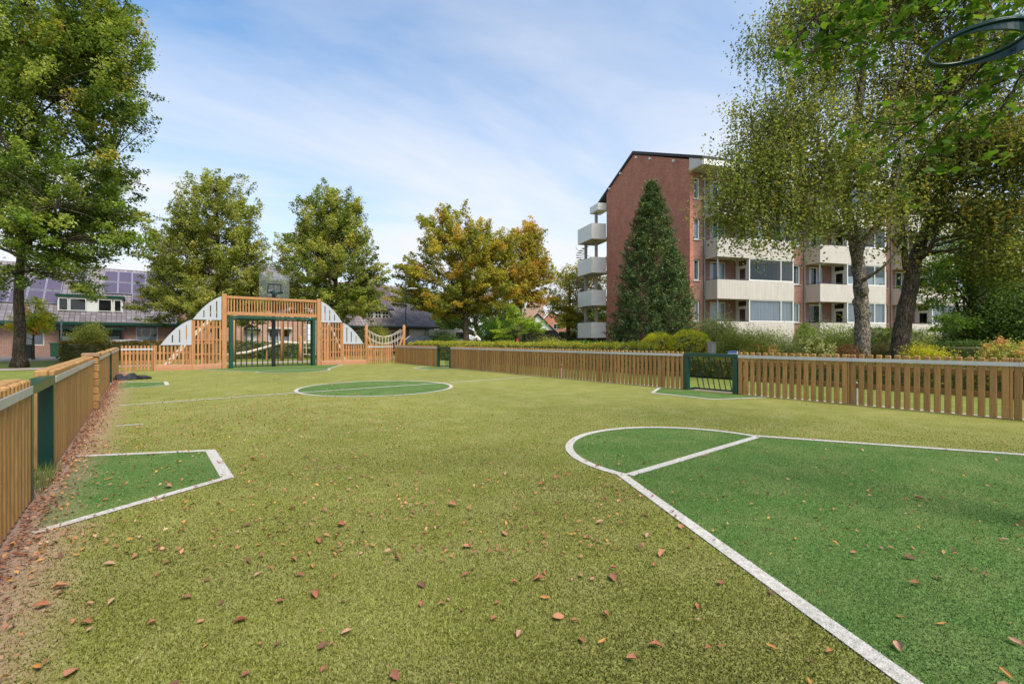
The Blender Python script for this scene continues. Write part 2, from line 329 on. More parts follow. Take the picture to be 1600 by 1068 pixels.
def tree(name, label, cat, base, lobes, trunk, tr, pal, leaf, nclump, per, sig, nlimb=9, group=None, bark='bark', mat='leaf', vs=.6,
         hang=0, shell=.45, up=.35, z0=None, twr=.012, asp=.55, rootr=1.5):
    root = empty(name, (base[0], base[1], 0), 0, label, cat, group)
    tp = [Vector(p) for p in trunk]; mb = MB()
    n = len(tp); rads = [tr*(1-.72*i/(n-1)) for i in range(n)]
    # resample the trunk smoothly
    pts = []; rr = []
    for i in range(n-1):
        for q in range(4):
            f = q/4; pts.append(tp[i].lerp(tp[i+1], f)+Vector((random.uniform(-1,1),random.uniform(-1,1),0))*tr*.06); rr.append(rads[i]*(1-f)+rads[i+1]*f)
    pts.append(tp[-1]); rr.append(rads[-1]); rr[0] *= rootr; rr[1] *= 1+(rootr-1)*.25
    mb.tube(pts, rr, 10); mb.build('trunk', M[bark], root, True)
    P = in_lobes(lobes, nclump, shell)
    if z0 is not None: P[:,2] = np.maximum(P[:,2], z0+rng.random(nclump)*.4)
    lt = in_lobes(lobes, nlimb, .6); lm = MB(); lpts = []
    tz0 = tp[0].z; tz1 = tp[-1].z
    for q in lt:
        q = Vector(q); zt = min(max(q.z-(q.xy-tp[-1].xy).length*random.uniform(.45,.8), tz1*.33), tz1*.97)
        i = min(range(len(pts)), key=lambda i: abs(pts[i].z-zt)); a = pts[i]; q = a.lerp(q, .85)
        mid = a.lerp(q, .5)+Vector((random.uniform(-.2,.2),random.uniform(-.2,.2),(q-a).length*.10))
        seg = []
        for s_ in range(7):
            f = s_/6; seg.append(a*(1-f)**2+mid*2*f*(1-f)+q*f*f+Vector((random.uniform(-1,1),random.uniform(-1,1),random.uniform(-1,1)))*.03*(q-a).length*f)
        r0 = min(rr[i]*.62, .03+.028*(q-a).length); lm.tube(seg, [r0*(1-.8*s_/6) for s_ in range(7)], 6); lpts += [(p, r0*(1-.8*k/6)) for k, p in enumerate(seg[1:])]
    LP = np.array([p[0][:] for p in lpts]+[p[:] for p in pts[len(pts)//2:]]); LR = [p[1] for p in lpts]+rr[len(pts)//2:]
    for c in P:
        dd = np.linalg.norm(LP-c, axis=1)+np.maximum(0, LP[:,2]-c[2])*.8; i = int(np.argmin(dd)); a = Vector(LP[i]); c_ = Vector(c)
        mid = a.lerp(c_, .5)+Vector((random.uniform(-.1,.1), random.uniform(-.1,.1), .06))*(c_-a).length
        lm.tube([a, mid, c_], [min(LR[i]*.6, twr*2.2), twr*1.3, twr*.4], 4, False)
    lm.build('branches', M[bark], root, True)
    per = int(per*1.55); leaf *= .8
    tot = nclump*per; zc = np.median(P[:,2]); dr = P-np.array([P[:,0].mean(), P[:,1].mean(), zc-.35*np.ptp(P[:,2])]); dr /= np.linalg.norm(dr,axis=1)[:,None]+1e-6
    dr += rng.normal(0,.35,dr.shape); dr /= np.linalg.norm(dr,axis=1)[:,None]; t_ = rng.uniform(-1.6,1.7,tot)
    thick = sig*.52*np.clip(1.25-np.abs(t_)*.5,.25,1.2)
    C = np.repeat(P, per, axis=0)+np.repeat(dr,per,axis=0)*(t_*sig)[:,None]+rng.normal(size=(tot,3))*thick[:,None]*np.array([1,1,vs])
    if hang: C[:,2] -= rng.exponential(hang, tot)
    # taper the clump towards the outside so the outline breaks into sprays
    cols = palette(pal, P, per)
    leaf_mesh('crown', C, leaf, cols, M[mat], root, up=up, asp=asp, droop=.6)
    return root
G1 = [((.125,.145,.028),4), ((.18,.195,.042),3), ((.22,.22,.06),2.2), ((.065,.085,.018),1.6), ((.26,.22,.05),.35)]
GL = [((.078,.115,.018),4), ((.112,.155,.025),3), ((.17,.195,.045),1.6), ((.038,.062,.012),2.5), ((.25,.20,.04),.3)]
GM = [((.21,.185,.028),4), ((.155,.16,.025),4), ((.10,.12,.02),2.5), ((.27,.165,.03),.7), ((.27,.22,.035),2)]
GO = [((.46,.24,.05),2), ((.38,.26,.045),3), ((.26,.25,.045),3), ((.45,.32,.06),1.5)]
GB = [((.12,.135,.03),4), ((.165,.165,.038),2.4), ((.08,.10,.024),4), ((.19,.165,.04),.6), ((.05,.065,.016),2)]
GBR = [((.08,.095,.02),4), ((.12,.13,.026),2.5), ((.045,.06,.014),4), ((.2,.13,.03),.7), ((.17,.15,.03),.8)]
GD = [((.03,.055,.014),4), ((.05,.085,.02),3), ((.08,.12,.025),1.5), ((.02,.035,.01),2)]
GC = [((.045,.072,.026),4), ((.065,.098,.032),3), ((.11,.13,.045),1.4), ((.035,.06,.022),2)]
GY = [((.20,.30,.025),4), ((.28,.36,.04),3), ((.12,.2,.02),2)]
# ------------------------------------------------------------------ ground and court
def flat(name, poly, z, mat, kind='structure'):
    mb = MB(); mb.add([(x,y,z) for x,y in poly], [tuple(range(len(poly)))]); o = mb.build(name, mat); tag(o, kind=kind); return o
XL, XR, XC = -.6, 9.7, 4.4; YF, YN = 21.35, -.35
flat('lawn', [(-500,-500),(500,-500),(500,700),(-500,700)], -.035, M['lawn'])
flat('court_turf', [(XL-.12,YN-.4),(XR+.12,YN-.4),(XR+.12,YF+.15),(XL-.12,YF+.15)], 0, M['turf'])
def arc(cx, cy, r, a0, a1, n): return [(cx+r*math.cos(a0+(a1-a0)*i/n), cy+r*math.sin(a0+(a1-a0)*i/n)) for i in range(n+1)]
lines = []   # list of polygons
def seg(a, b, w=.08):
    d = Vector((b[0]-a[0], b[1]-a[1])).normalized(); n = Vector((-d.y, d.x))*w/2
    lines.append([(a[0]-n.x,a[1]-n.y),(b[0]-n.x,b[1]-n.y),(b[0]+n.x,b[1]+n.y),(a[0]+n.x,a[1]+n.y)])
greens = []
greens.append(arc(XC, 10.6, 1.76, 0, 2*math.pi, 72)[:-1])
def ring(cx, cy, r0, r1, a0, a1, n):
    A = arc(cx,cy,r0,a0,a1,n); B = arc(cx,cy,r1,a0,a1,n)
    for i in range(n): lines.append([A[i], B[i], B[i+1], A[i+1]])
ring(XC, 10.6, 1.72, 1.80, 0, 2*math.pi, 72)
seg((-.35,10.5),(2.64,10.6)); seg((2.68,10.6),(6.12,10.58)); seg((6.16,10.6),(9.35,10.6))
def goal_area(f):
    p = lambda x, y: (x, f(y))
    a0, a1 = R_(-5.5), R_(185.5)
    A = [p(*q) for q in arc(XC+.03, 2.55, 1.25, a0, a1, 40)]; greens.append(A)
    o = arc(XC+.03, 2.55, 1.21, a0, a1, 40); q = arc(XC+.03, 2.55, 1.29, a0, a1, 40)
    for i in range(40): lines.append([p(*o[i]), p(*q[i]), p(*q[i+1]), p(*o[i+1])])
    greens.append([p(3.2,2.38), p(5.66,2.38), p(7.33,-.35), p(1.6,-.35)])
    seg(p(3.22,2.415), p(5.64,2.415)); seg(p(3.17,2.455), p(1.6,-.35)); seg(p(5.69,2.455), p(7.25,-.35))
goal_area(lambda y: y); goal_area(lambda y: 21.0-y)
def trap(xa, xb, yc, h0=1.15, h1=.6):
    greens.append([(xa,yc-h0),(xb,yc-h1),(xb,yc+h1),(xa,yc+h0)])
    seg((xa,yc-h0),(xb,yc-h1),.075); seg((xb,yc-h1-.03),(xb,yc+h1+.03),.09); seg((xb,yc+h1),(xa,yc+h0),.075)
trap(-.5, .56, 5.06); trap(XR-.1, XR-1.15, 5.13, 1.2, .68); trap(-.42, .52, 15.0, 1.1, .55); trap(XR-.1, XR-1.15, 16.3, 1.1, .6)
seg((-.25,8.02),(.02,8.0),.06)
mg = MB(); 
for i, g in enumerate(greens): mg.add([(x,y,.0015+.0003*i) for x,y in g], [tuple(range(len(g)))])
tag(mg.build('green_turf_patch', M['turfg']), kind='structure')
ml = MB()
for i, g in enumerate(lines): ml.add([(x,y,.0055+.00002*(i%60)) for x,y in g], [tuple(range(len(g)))])
tag(ml.build('painted_line', M['line']), kind='structure')
# turf pile near the camera
def inpoly(x, y, poly):
    c = np.zeros(len(x), bool); n = len(poly)
    for i in range(n):
        x1,y1 = poly[i]; x2,y2 = poly[(i+1)%n]
        if y1 == y2: continue
        c ^= ((y1 > y) != (y2 > y)) & (x < (x2-x1)*(y-y1)/(y2-y1)+x1)
    return c
nb = 900000
r = 1.1+rng.random(nb)**1.25*7.5; an = math.atan2(FW[1],FW[0])+rng.uniform(-1.0,1.0,nb); bx = r*np.cos(an); by = r*np.sin(an)
k = (bx > XL+.05) & (bx < XR-.05) & (by > YN); bx, by, r = bx[k], by[k], r[k]
k = rng.random(len(bx)) < np.clip((8.8-r)/4.5,0,1); bx, by, r = bx[k], by[k], r[k]
wornp = np.clip((-.12-bx+rng.normal(0,.09,len(bx)))/.42, 0, 1); k = rng.random(len(bx)) > wornp*.95; bx, by, r = bx[k], by[k], r[k]
reg = np.zeros(len(bx), int)
jx = bx+rng.normal(0,.005,len(bx)); jy = by+rng.normal(0,.005,len(bx))
for g in greens: reg[inpoly(jx,jy,g)] = 1
for g in lines:
    if min(q[1] for q in g) < 9: reg[inpoly(jx,jy,g)] = 2
P3 = [np.array([[.172,.188,.033],[.285,.31,.073],[.35,.37,.135],[.06,.07,.013],[.33,.26,.13]]), np.array([[.065,.145,.028],[.125,.23,.05],[.25,.35,.13],[.03,.07,.013],[.21,.22,.085]]), np.array([[.60,.57,.54],[.7,.67,.64],[.5,.47,.43],[.36,.33,.28],[.64,.61,.59]])]
cc = np.zeros((len(bx),3)); pick = rng.choice(5, size=len(bx), p=[.34,.26,.13,.20,.07])
for q in range(3): cc[reg==q] = P3[q][pick[reg==q]]
cc *= (1+rng.normal(0,.15,(len(cc),1)))*np.where(reg==2,1.,np.where(reg==1,.80,.71)+.012*np.clip(r,0,9))[:,None]  # fibres darken towards the camera: a vignette-like falloff put into their colour
hh = rng.uniform(.001,.006,len(bx))*np.where(reg==2,.6,1); ww = rng.uniform(.0010,.0021,len(bx))*(1+r*.10); th_ = rng.uniform(0,2*math.pi,len(bx)); ln = rng.normal(0,.0065,(len(bx),2))
B = np.stack([bx,by,np.zeros(len(bx))],1); sd = np.stack([np.cos(th_),np.sin(th_),0*bx],1)*ww[:,None]; tp_ = np.stack([ln[:,0]*.7,ln[:,1]*.7,hh+.005],1)
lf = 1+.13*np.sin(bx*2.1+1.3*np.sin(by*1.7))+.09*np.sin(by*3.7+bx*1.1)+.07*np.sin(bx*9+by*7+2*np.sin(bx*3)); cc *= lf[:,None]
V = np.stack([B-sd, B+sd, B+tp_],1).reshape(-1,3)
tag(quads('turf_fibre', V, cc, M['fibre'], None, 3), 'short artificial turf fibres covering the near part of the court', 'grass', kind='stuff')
# paths and road
flat('gravel_path', [(-30,26.0),(11.5,25.2),(30,24.2),(30,25.8),(11.5,26.9),(-30,27.9)], -.02, M['paving'])
flat('road', [(-90,36.2),(12.2,36.2),(12.2,41.0),(-90,41.0)], -.025, pmat('asphalt_pink', (.30,.245,.225), (.25,.2,.185), 3, .9, bmp=.1))
mb = MB(); mb.box(-90,12.2,41.0,41.15,-.03,.10); mb.box(-90,12.2,36.05,36.2,-.03,.05); tag(mb.build('kerb', M['concrete']), kind='structure')
flat('gate_paving', [(-2.4,4.3),(-.74,4.3),(-.74,6.0),(-2.4,6.0)], -.012, brickmat('grey_paver', (.5,.44,.38), (.42,.37,.32), (.2,.15,.12), .3, .15))
flat('fence_paving', [(9.84,-1),(10.15,-1),(10.15,21.5),(9.84,21.5)], -.015, M['paving'])
# ------------------------------------------------------------------ fences
def fence(p0, p1, label, group='wooden fence runs round the court', beam=False, strip=True, ztop=.87, pitch=.107, w=.068, endposts=(1,1), mat='wood', spare=None):
    a = Vector(p0); b = Vector(p1); Ln = (b-a).length; rz = math.atan2(b.y-a.y, b.x-a.x)
    root = empty('picket_fence', (a.x,a.y,0), rz, label, 'fence', group)
    pk = MB(); n = max(1, int(round((Ln-w)/pitch))); st = (Ln-w)/n
    for i in range(n+1):
        x = i*st; j = random.uniform(-.004,.004); pk.bbox(x, x+w, -.0+abs(j)*.3, .045, .015, ztop+j, .010)
        if i % 16 == 15: pk.bbox(x+w+.003, x+w+.035, .002, .05, .015, ztop+j*.5, .006)
    pk.build('pickets', M[mat], root)
    for z0, z1 in ((.62,.70),(.30,.38)):
        r_ = MB(); r_.box(.01, Ln-.01, .047, .10, z0, z1); r_.build('rail', M[mat], root)
    if strip:
        s_ = MB(); m_ = max(1, round(Ln/1.9)); L1 = Ln/m_
        for i in range(m_):
            s_.bbox(i*L1+.0015, (i+1)*L1-.0015, -.008, -.001, .765, .822, .0015)
        s_.build('metal_strip', M['galv'], root)
    np_ = max(2, round(Ln/2.0)+1)
    for i in range(np_):
        x = (Ln-.07)*i/(np_-1)
        if (i == 0 and not endposts[0]) or (i == np_-1 and not endposts[1]): continue
        q = MB(); q.bbox(x, x+.07, .102, .17, 0, .40 if i % 2 else .72, .006); q.build('post', M['galv'] if i % 2 else M[mat], root)
    if beam:
        q = MB(); q.bbox(.0, Ln, .0475, .135, .74, ztop+.004, .008); q.build('top_beam', M[mat], root)
        for x in (.0, Ln-.13):
            q = MB(); q.bbox(x+.001, x+.129, .048, .134, .0, .738, .006); e_ = q.build('end_post', M[mat], root)
            q = MB(); xx = x-.004 if x == 0 else x+.134
            q.tube([(xx-.012,.09,.66),(xx+.012,.09,.66)], .016, 10); q.build('bolt', M['galv'], e_)
    return root
fence((XL,-1.4),(XL,4.66), 'nearest left fence run with battens, cut off by the left photo edge', beam=True)
fence((XL,5.80),(XL,10.12), 'left fence run directly beyond the near green gate portal', beam=True, pitch=.082, w=.072)
fence((XL,10.42),(XL,15.1), 'left fence run between the stacked plank post and the far green gate portal', beam=True, pitch=.1)
fence((XL,16.3),(XL,21.2), 'short left fence run ending at the far left court corner', beam=True, pitch=.1)
fence((XR,21.2),(XR,17.1), 'right fence run in the far right corner, ending at the far right gate', pitch=.1, w=.082)
fence((XR,15.98),(XR,5.78), 'long right fence run between the two green right-hand gates', pitch=.12, w=.072)
fence((XR,4.53),(XR,-1.4), 'right fence run with open gaps in front of the birch trunks, nearest at right', pitch=.122, w=.078, ztop=.885)
fence((XL+.05,21.33),(.36,21.33), 'low far fence piece left of the goal wall, in the far left corner', beam=False, ztop=.92, mat='wood2', endposts=(0,1))
fence((8.3,21.33),(XR-.03,21.33), 'low far fence piece right of the goal wall, in the far right corner', beam=False, ztop=.92, mat='wood2', endposts=(1,0))
# stacked plank post
root = empty('plank_post', (XL,10.27,0), 0, 'post of stacked thick planks with dark cap in the left fence', 'post')
q = MB()
for i in range(7): q.bbox(-.10, .06+.012*(i%2), -.13, .13, .02+i*.122, .02+i*.122+.108, .012)
q.build('stacked_planks', M['wood'], root); q = MB(); q.bbox(-.15,.08,-.15,.15,.875,.925,.01); q.build('cap', wood('cap_wood', (.24,.14,.07), (.16,.09,.05)), root)
# green portals
def portal(p0, p1, label, bars=True, z=.84, pm='green'):
    a = Vector(p0); b = Vector(p1); Ln = (b-a).length
    root = empty('gate_portal', (a.x,a.y,0), math.atan2(b.y-a.y,b.x-a.x), label, 'gate', 'small green gates in the side fences')
    for x in (0, Ln-.1):
        q = MB(); q.bbox(x, x+.1, .0, .10, 0, z-.075, .006); q.build('post', M[pm], root)
    q = MB(); q.bbox(0, Ln, -.002, .102, z-.075, z, .006); q.build('top_bar', M['green'], root)
    if bars:
        n = 8
        for i in range(n):
            x = .1+(Ln-.2)*(i+.5)/n; q = MB(); q.tube([(x,.085,z-.08),(x,.38,.03)], .011, 6); q.build('bar', M['dkgreen'], root)
        for x in (.06, Ln-.06):
            q = MB(); q.bbox(x-.02, x+.02, .10, .42, .0, .04, .004); q.build('foot', M['dkgreen'], root)
        q = MB(); q.box(.04, Ln-.04, .37, .40, .0, .035); q.build('bottom_bar', M['dkgreen'], root)
    return root
portal((XL,4.66),(XL,5.80), 'near left green gate portal with wide top bar and open passage', False, .83, 'dkgreen')  # posts darker than the bar: shade of their turned-away side put into the colour
portal((XL,15.12),(XL,16.28), 'far left green gate portal behind the black jacket', False, .84, 'dkgreen')
portal((XR,5.76),(XR,4.55), 'near right green gate with slanted bars in front of a hedge')
portal((XR,17.08),(XR,16.0), 'far right green gate with slanted bars between brown fences')
# ------------------------------------------------------------------ goal wall
gw = empty('goal_wall', (XC,21.3,0), 0, 'wooden goal wall with pale quarter-round panels and slatted lintel', 'goal wall')
def gx(x): return x-XC
def qpanel(x0, x1, z0, z1, right):
    """quarter shape rising to the goal; three slots"""
    n = 30; q = MB(); Wd = x1-x0
    def top(u): # u 0..1 from the outer tip to the inner edge
        ch = z0+(z1-z0)*u; return ch+(z1-z0)*.62*u*(1-u)
    slots = [(.36,.40,.10,.30),(.59,.63,.10,.52),(.81,.85,.10,.72)]
    cuts = sorted(set([i/n for i in range(n+1)]+[s[0] for s in slots]+[s[1] for s in slots]))
    for u0, u1 in zip(cuts[:-1], cuts[1:]):
        xa, xb = (x0+Wd*u0, x0+Wd*u1) if not right else (x1-Wd*u0, x1-Wd*u1)
        sl_ = next((s for s in slots if s[0]-1e-6 <= u0 and u1 <= s[1]+1e-6), None)
        def piece(za0, zb0, za1, zb1):
            q.prism([(xa,za0),(xb,zb0),(xb,zb1),(xa,za1)] if xa < xb else [(xb,zb0),(xa,za0),(xa,za1),(xb,zb1)], -.03, -.012, 'y')
        if sl_:
            hgt = z1-z0; piece(z0,z0,z0+sl_[2]*hgt,z0+sl_[2]*hgt); piece(z0+(sl_[2]+sl_[3]*.95)*hgt*1., z0+(sl_[2]+sl_[3]*.95)*hgt, top(u0), top(u1))
        else: piece(z0,z0,max(top(u0),z0+.004),max(top(u1),z0+.004))
    q.build('quarter_panel', M['alu'], gw)
def slats(x0, x1, z0, z1, pitch, w, name='slats', rails=(), y=0, kick=True):
    q = MB(); n = int(round((x1-x0-w)/pitch)); st = (x1-x0-w)/n
    for i in range(n+1): q.bbox(x0+i*st, x0+i*st+w, y, y+.04, z0, z1, .006)
    q.build(name, M['wood2'], gw)
    for z in rails:
        q = MB(); q.box(x0, x1, y+.042, y+.085, z, z+.06); q.build('rail', M['wood2'], gw)
    if kick:
        q = MB(); q.bbox(x0-.01, x1+.01, y-.03, y+.03, .0, .10, .006); q.bbox(x0-.01, x1+.01, y-.03, y+.03, .104, .20, .006); q.build('kick_board', M['kick'], gw)
for sgn in (0, 1):
    f = (lambda a, b: (gx(a), gx(b))) if not sgn else (lambda a, b: (gx(2*4.36-b), gx(2*4.36-a)))
    a, b = f(.40, 1.50); slats(a, b, .2, .93, .118, .06, rails=(.62,.33))
    a, b = f(1.56, 2.46); slats(a, b, .2, 1.9, .118, .06, rails=(.55,1.1,1.6)); 
    a, b = f(.56, 1.50); qpanel(a, b, .94, 1.90, sgn)
    a, b = f(1.54, 2.47); qpanel(a, b, 1.91, 2.84, sgn)
    for x0, x1, z in ((1.50,1.56,1.88),(2.49,2.65,2.95),(.36,.42,.92)):
        a, b = f(x0, x1); q = MB(); q.bbox(a, b, -.035, .1, 0, z, .01); q.build('post', M['wood2'], gw)
    for xp in (1.8, 2.25):
        a, b = f(xp, xp+.11); q = MB(); q.bbox(a, b, .09, .2, 0, 1.2, .01); q.build('post', M['wood2'], gw)
slats(gx(2.68), gx(6.04), 2.20, 2.80, .105, .045, 'lintel_slats', kick=False)
for z0, z1 in ((2.12,2.25),(2.78,2.88)):
    q = MB(); q.bbox(gx(2.66), gx(6.05), -.03, -.002, z0, z1, .006); q.build('lintel_rail', M['wood2'], gw)
# green goal
gg = empty('football_goal', (XC,21.22,0), 0, 'big green football goal with upright bars under the lintel', 'goal')
for x in (2.74, 5.87):
    q = MB(); q.bbox(gx(x), gx(x)+.12, -.02, .10, 0, 2.0, .008); q.build('post', M['green'], gg)
    q = MB(); q.bbox(gx(x)+.015, gx(x)+.105, .32, .42, 0, 2.0, .008); q.build('rear_post', M['dkgreen'], gg)
    q = MB(); q.box(gx(x)+.03, gx(x)+.09, .102, .318, 1.93, 1.99); q.build('side_bar', M['dkgreen'], gg)
q = MB(); q.bbox(gx(2.74), gx(5.99), -.021, .101, 2.0, 2.09, .008); q.build('crossbar', M['green'], gg)
q = MB(); q.box(gx(2.86), gx(5.87), .36, .4, .03, .07); q.build('bottom_bar', M['dkgreen'], gg)
q = MB(); q.box(gx(2.86), gx(5.87), .35, .41, 1.94, 2.0); q.build('rear_top_bar', M['dkgreen'], gg)
for i in range(15):
    x = 2.90+(5.84-2.90)*(i+.5)/15; q = MB(); q.tube([(gx(x),.38,.05),(gx(x),.38,1.95)], .021, 8); q.build('bar', M['dkgreen'], gg)
# basketball hoops
def hoop(loc, rz, label, digits=False):
    r0 = empty('basketball_hoop', loc, rz, label, 'basketball hoop', 'basketball hoops above the goals')
    q = MB(); q.bbox(-.07,.07,.12,.25,0,3.2,.01); q.build('pole', M['black'], r0)
    q = MB(); q.box(-.05,.05,.03,.12,2.95,3.1); q.box(-.05,.05,.03,.12,3.45,3.5) ; q.box(-.05,.05,.12,.2,3.2,3.5); q.build('bracket', M['black'], r0)
    q = MB(); q.bbox(-.58,.58,.0,.018,2.87,3.90,.003); bd = q.build('backboard', M['board'], r0)
    q = MB(); x0,x1,z0,z1 = -.27,.27,3.08,3.50
    for a in ((x0,x1,z1-.045,z1),(x0,x1,z0,z0+.045),(x0,x0+.045,z0+.045,z1-.045),(x1-.045,x1,z0+.045,z1-.045)): q.box(a[0],a[1],-.006,-.002,a[2],a[3])
    q.build('target_square', M['black'], bd)
    R0 = .245; cy = -.02-.12-R0; q = MB()
    pts = [(R0*math.sin(2*math.pi*i/48), cy+R0*math.cos(2*math.pi*i/48), 3.13) for i in range(49)]
    q.tube(pts, .011, 8, False); q.tube([(p[0]*1.045, cy+(p[1]-cy)*1.045, 3.118) for p in pts], .008, 8, False)
    rim = q.build('rim', M['dkgreen'], r0, True)
    # wide steel apron that carries the ring, deepest at the board
    q = MB(); n = 40; vs = []; Rb = R0+.004
    for i in range(n+1):
        a = R_(-150)+R_(300)*i/n; dp = .012+.085*max(0, math.cos(a*.62))**2.2
        vs += [(Rb*math.sin(a), cy+Rb*math.cos(a), 3.128), (Rb*.97*math.sin(a), cy+Rb*.97*math.cos(a), 3.128-dp), (Rb*1.03*math.sin(a), cy+Rb*1.03*math.cos(a), 3.128-dp*.98)]
    fs = []
    for i in range(n): fs += [(3*i,3*i+3,3*i+4,3*i+1),(3*i+1,3*i+4,3*i+5,3*i+2),(3*i+2,3*i+5,3*i+3,3*i)]
    q.add(vs, fs); q.build('apron', M['dkgreen'], r0)
    q = MB(); q.box(-.09,.09,cy+R0+.01,-.001,3.02,3.14); q.build('mount', M['dkgreen'], r0)
    if digits:
        cu = bpy.data.curves.new('stamped_number', 'FONT'); cu.body = '98'; cu.size = .042; cu.extrude = .0006; cu.align_x = 'CENTER'
        a = R_(-52); o = bpy.data.objects.new('stamped_number', cu); COL.objects.link(o); o.parent = r0
        rr_ = Rb*.965; o.location = (rr_*math.sin(a), cy+rr_*math.cos(a), 3.072); o.rotation_euler = (R_(90), 0, -a); cu.materials.append(M['black'])
        bpy.context.view_layer.update(); me = bpy.data.meshes.new_from_object(o.evaluated_get(bpy.context.evaluated_depsgraph_get())); o2 = bpy.data.objects.new('stamped_number', me); COL.objects.link(o2); o2.parent = r0; o2.location = o.location; o2.rotation_euler = o.rotation_euler; bpy.data.objects.remove(o); o2.name = 'stamped_number'
hoop((XC,21.46,0), 0, 'far basketball hoop with clear backboard above the wooden lintel')
hoop((XC-.045,.065,0), math.pi, 'dark green basketball hoop ring close overhead at top right', True)
# ------------------------------------------------------------------ walls with real openings, windows
def wall_open(mb, x0, x1, z0, z1, ya, yb, ops):
    xs = sorted(set([x0,x1]+[v for o in ops for v in (o[0],o[1])])); zs = sorted(set([z0,z1]+[v for o in ops for v in (o[2],o[3])]))
    for a, b in zip(xs[:-1], xs[1:]):
        run = None
        for c, d in zip(zs[:-1], zs[1:]):
            hole = any(o[0]-1e-6 <= a and b <= o[1]+1e-6 and o[2]-1e-6 <= c and d <= o[3]+1e-6 for o in ops)
            if hole:
                if run: mb.box(a,b,ya,yb,run[0],run[1]); run = None
            else: run = (run[0], d) if run else (c, d)
        if run: mb.box(a,b,ya,yb,run[0],run[1])
def window(parent, x0, x1, z0, z1, y, fr='white', mull=(), fill=None, t_=.07, hm=(), name='window'):
    """front face looks to -y; frame, glass and what hangs behind it"""
    q = MB(); q.box(x0,x0+t_,y,y+.07,z0,z1); q.box(x1-t_,x1,y,y+.07,z0,z1); q.box(x0+t_,x1-t_,y,y+.07,z0,z0+t_); q.box(x0+t_,x1-t_,y,y+.07,z1-t_,z1)
    for m_ in mull: q.box(m_-.03,m_+.03,y+.001,y+.069,z0+t_,z1-t_)
    for m_ in hm: q.box(x0+t_,x1-t_,y+.002,y+.068,m_-.025,m_+.025)
    w_ = q.build(name, M[fr], parent)
    q = MB(); q.quad((x0+t_*.5,y+.035,z0+t_*.5),(x1-t_*.5,y+.035,z0+t_*.5),(x1-t_*.5,y+.035,z1-t_*.5),(x0+t_*.5,y+.035,z1-t_*.5)); q.build('pane', M['glass'], w_)
    if fill == 'curtain':
        q = MB(); n = max(6, int((x1-x0)/.045)); vs = []
        for i in range(n+1):
            x = x0+.05+(x1-x0-.1)*i/n; yy = y+.13+.03*math.sin(i*1.9+x*3)+.01*math.sin(i*.7); vs += [(x,yy,z0+.05),(x,yy,z1-.05)]
        q.add(vs, [(2*i,2*i+2,2*i+3,2*i+1) for i in range(n)]); q.build('curtain', M['curtain'], w_)
    elif fill == 'blind':
        q = MB(); k_ = z0+.08
        while k_ < z1-.05: q.quad((x0+.05,y+.13,k_),(x1-.05,y+.13,k_),(x1-.05,y+.17,k_+.06),(x0+.05,y+.17,k_+.06)); k_ += .072
        q.build('blind', M['curtain'], w_)
    elif fill == 'half':
        for (a, b) in ((x0+.05, x0+(x1-x0)*.32), (x0+(x1-x0)*.7, x1-.05)):
            q = MB(); n = 6; vs = []
            for i in range(n+1):
                x = a+(b-a)*i/n; yy = y+.12+.03*(i%2); vs += [(x,yy,z0+.05),(x,yy,z1-.05)]
            q.add(vs, [(2*i,2*i+2,2*i+3,2*i+1) for i in range(n)]); q.build('curtain', M['curtain'], w_)
    elif fill == 'low':
        q = MB(); q.quad((x0+.05,y+.1,z0+.05),(x1-.05,y+.1,z0+.05),(x1-.05,y+.1,z0+(z1-z0)*.42),(x0+.05,y+.1,z0+(z1-z0)*.42)); q.build('net_curtain', M['curtain'], w_)
    return w_
def panelmat():
    m, t, b = newmat('grooved_cream'); c = nd(t, 'TexCoord'); s = nd(t, 'SeparateXYZ'); t.links.new(c.outputs['Object'], s.inputs[0])
    f = math_(t, 'FRACT', math_(t, 'MULTIPLY', math_(t, 'ADD', s.outputs[0], math_(t, 'MULTIPLY', s.outputs[1], 1.0)), 8.0))
    g = math_(t, 'LESS_THAN', f, .13); n = noise(t, coords(t, (1,1,.3)), 3, 5)
    base = ramp(t, n, [(.3,(.47,.42,.375)),(.7,(.55,.50,.45))]); col = mixc(t, g, base, (.33,.285,.25))
    t.links.new(col, b.inputs['Base Color']); b.inputs['Roughness'].default_value = .55; t.links.new(bump(t, g, -.6, .02), b.inputs['Normal']); return m
M['groove'] = panelmat()
# ------------------------------------------------------------------ apartment block
C0 = W(1078, 31.5); ROT = -R_(22.75)
ap = empty('apartment_building', (C0[0],C0[1],0), ROT, 'four storey red brick apartment block with cream balconies and pitched roof', 'building')
NU = 5; PER = 8.8; LEN = NU*PER; ZF = lambda k: 1.35+2.8*k
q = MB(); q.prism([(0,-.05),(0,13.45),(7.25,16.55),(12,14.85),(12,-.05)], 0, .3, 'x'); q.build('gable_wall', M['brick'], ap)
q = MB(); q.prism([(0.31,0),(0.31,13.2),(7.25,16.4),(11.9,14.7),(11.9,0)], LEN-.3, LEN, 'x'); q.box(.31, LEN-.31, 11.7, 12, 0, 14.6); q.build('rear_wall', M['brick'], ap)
ops = []
for i in range(NU):
    u = i*PER
    for k in range(4):
        z = ZF(k); ops += [(u+.12,u+.80,z+1.05,z+2.5),(u+1.62,u+2.98,z+.75,z+2.4),(u+3.95,u+7.4,z+.3,z+2.5)]
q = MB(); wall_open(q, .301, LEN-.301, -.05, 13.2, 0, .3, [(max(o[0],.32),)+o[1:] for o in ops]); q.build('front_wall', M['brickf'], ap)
q = MB(); q.prism([(-1.40,12.99),(-1.40,13.17),(7.25,16.86),(14.1,14.2),(14.1,14.0),(7.25,16.62)], -.10, LEN+.2, 'x')
q.build('roof', M['roofdark'], ap)
q = MB(); q.box(-.06, LEN, -1.33, -.003, 12.6, 12.71); q.build('soffit', M['soffit'], ap)
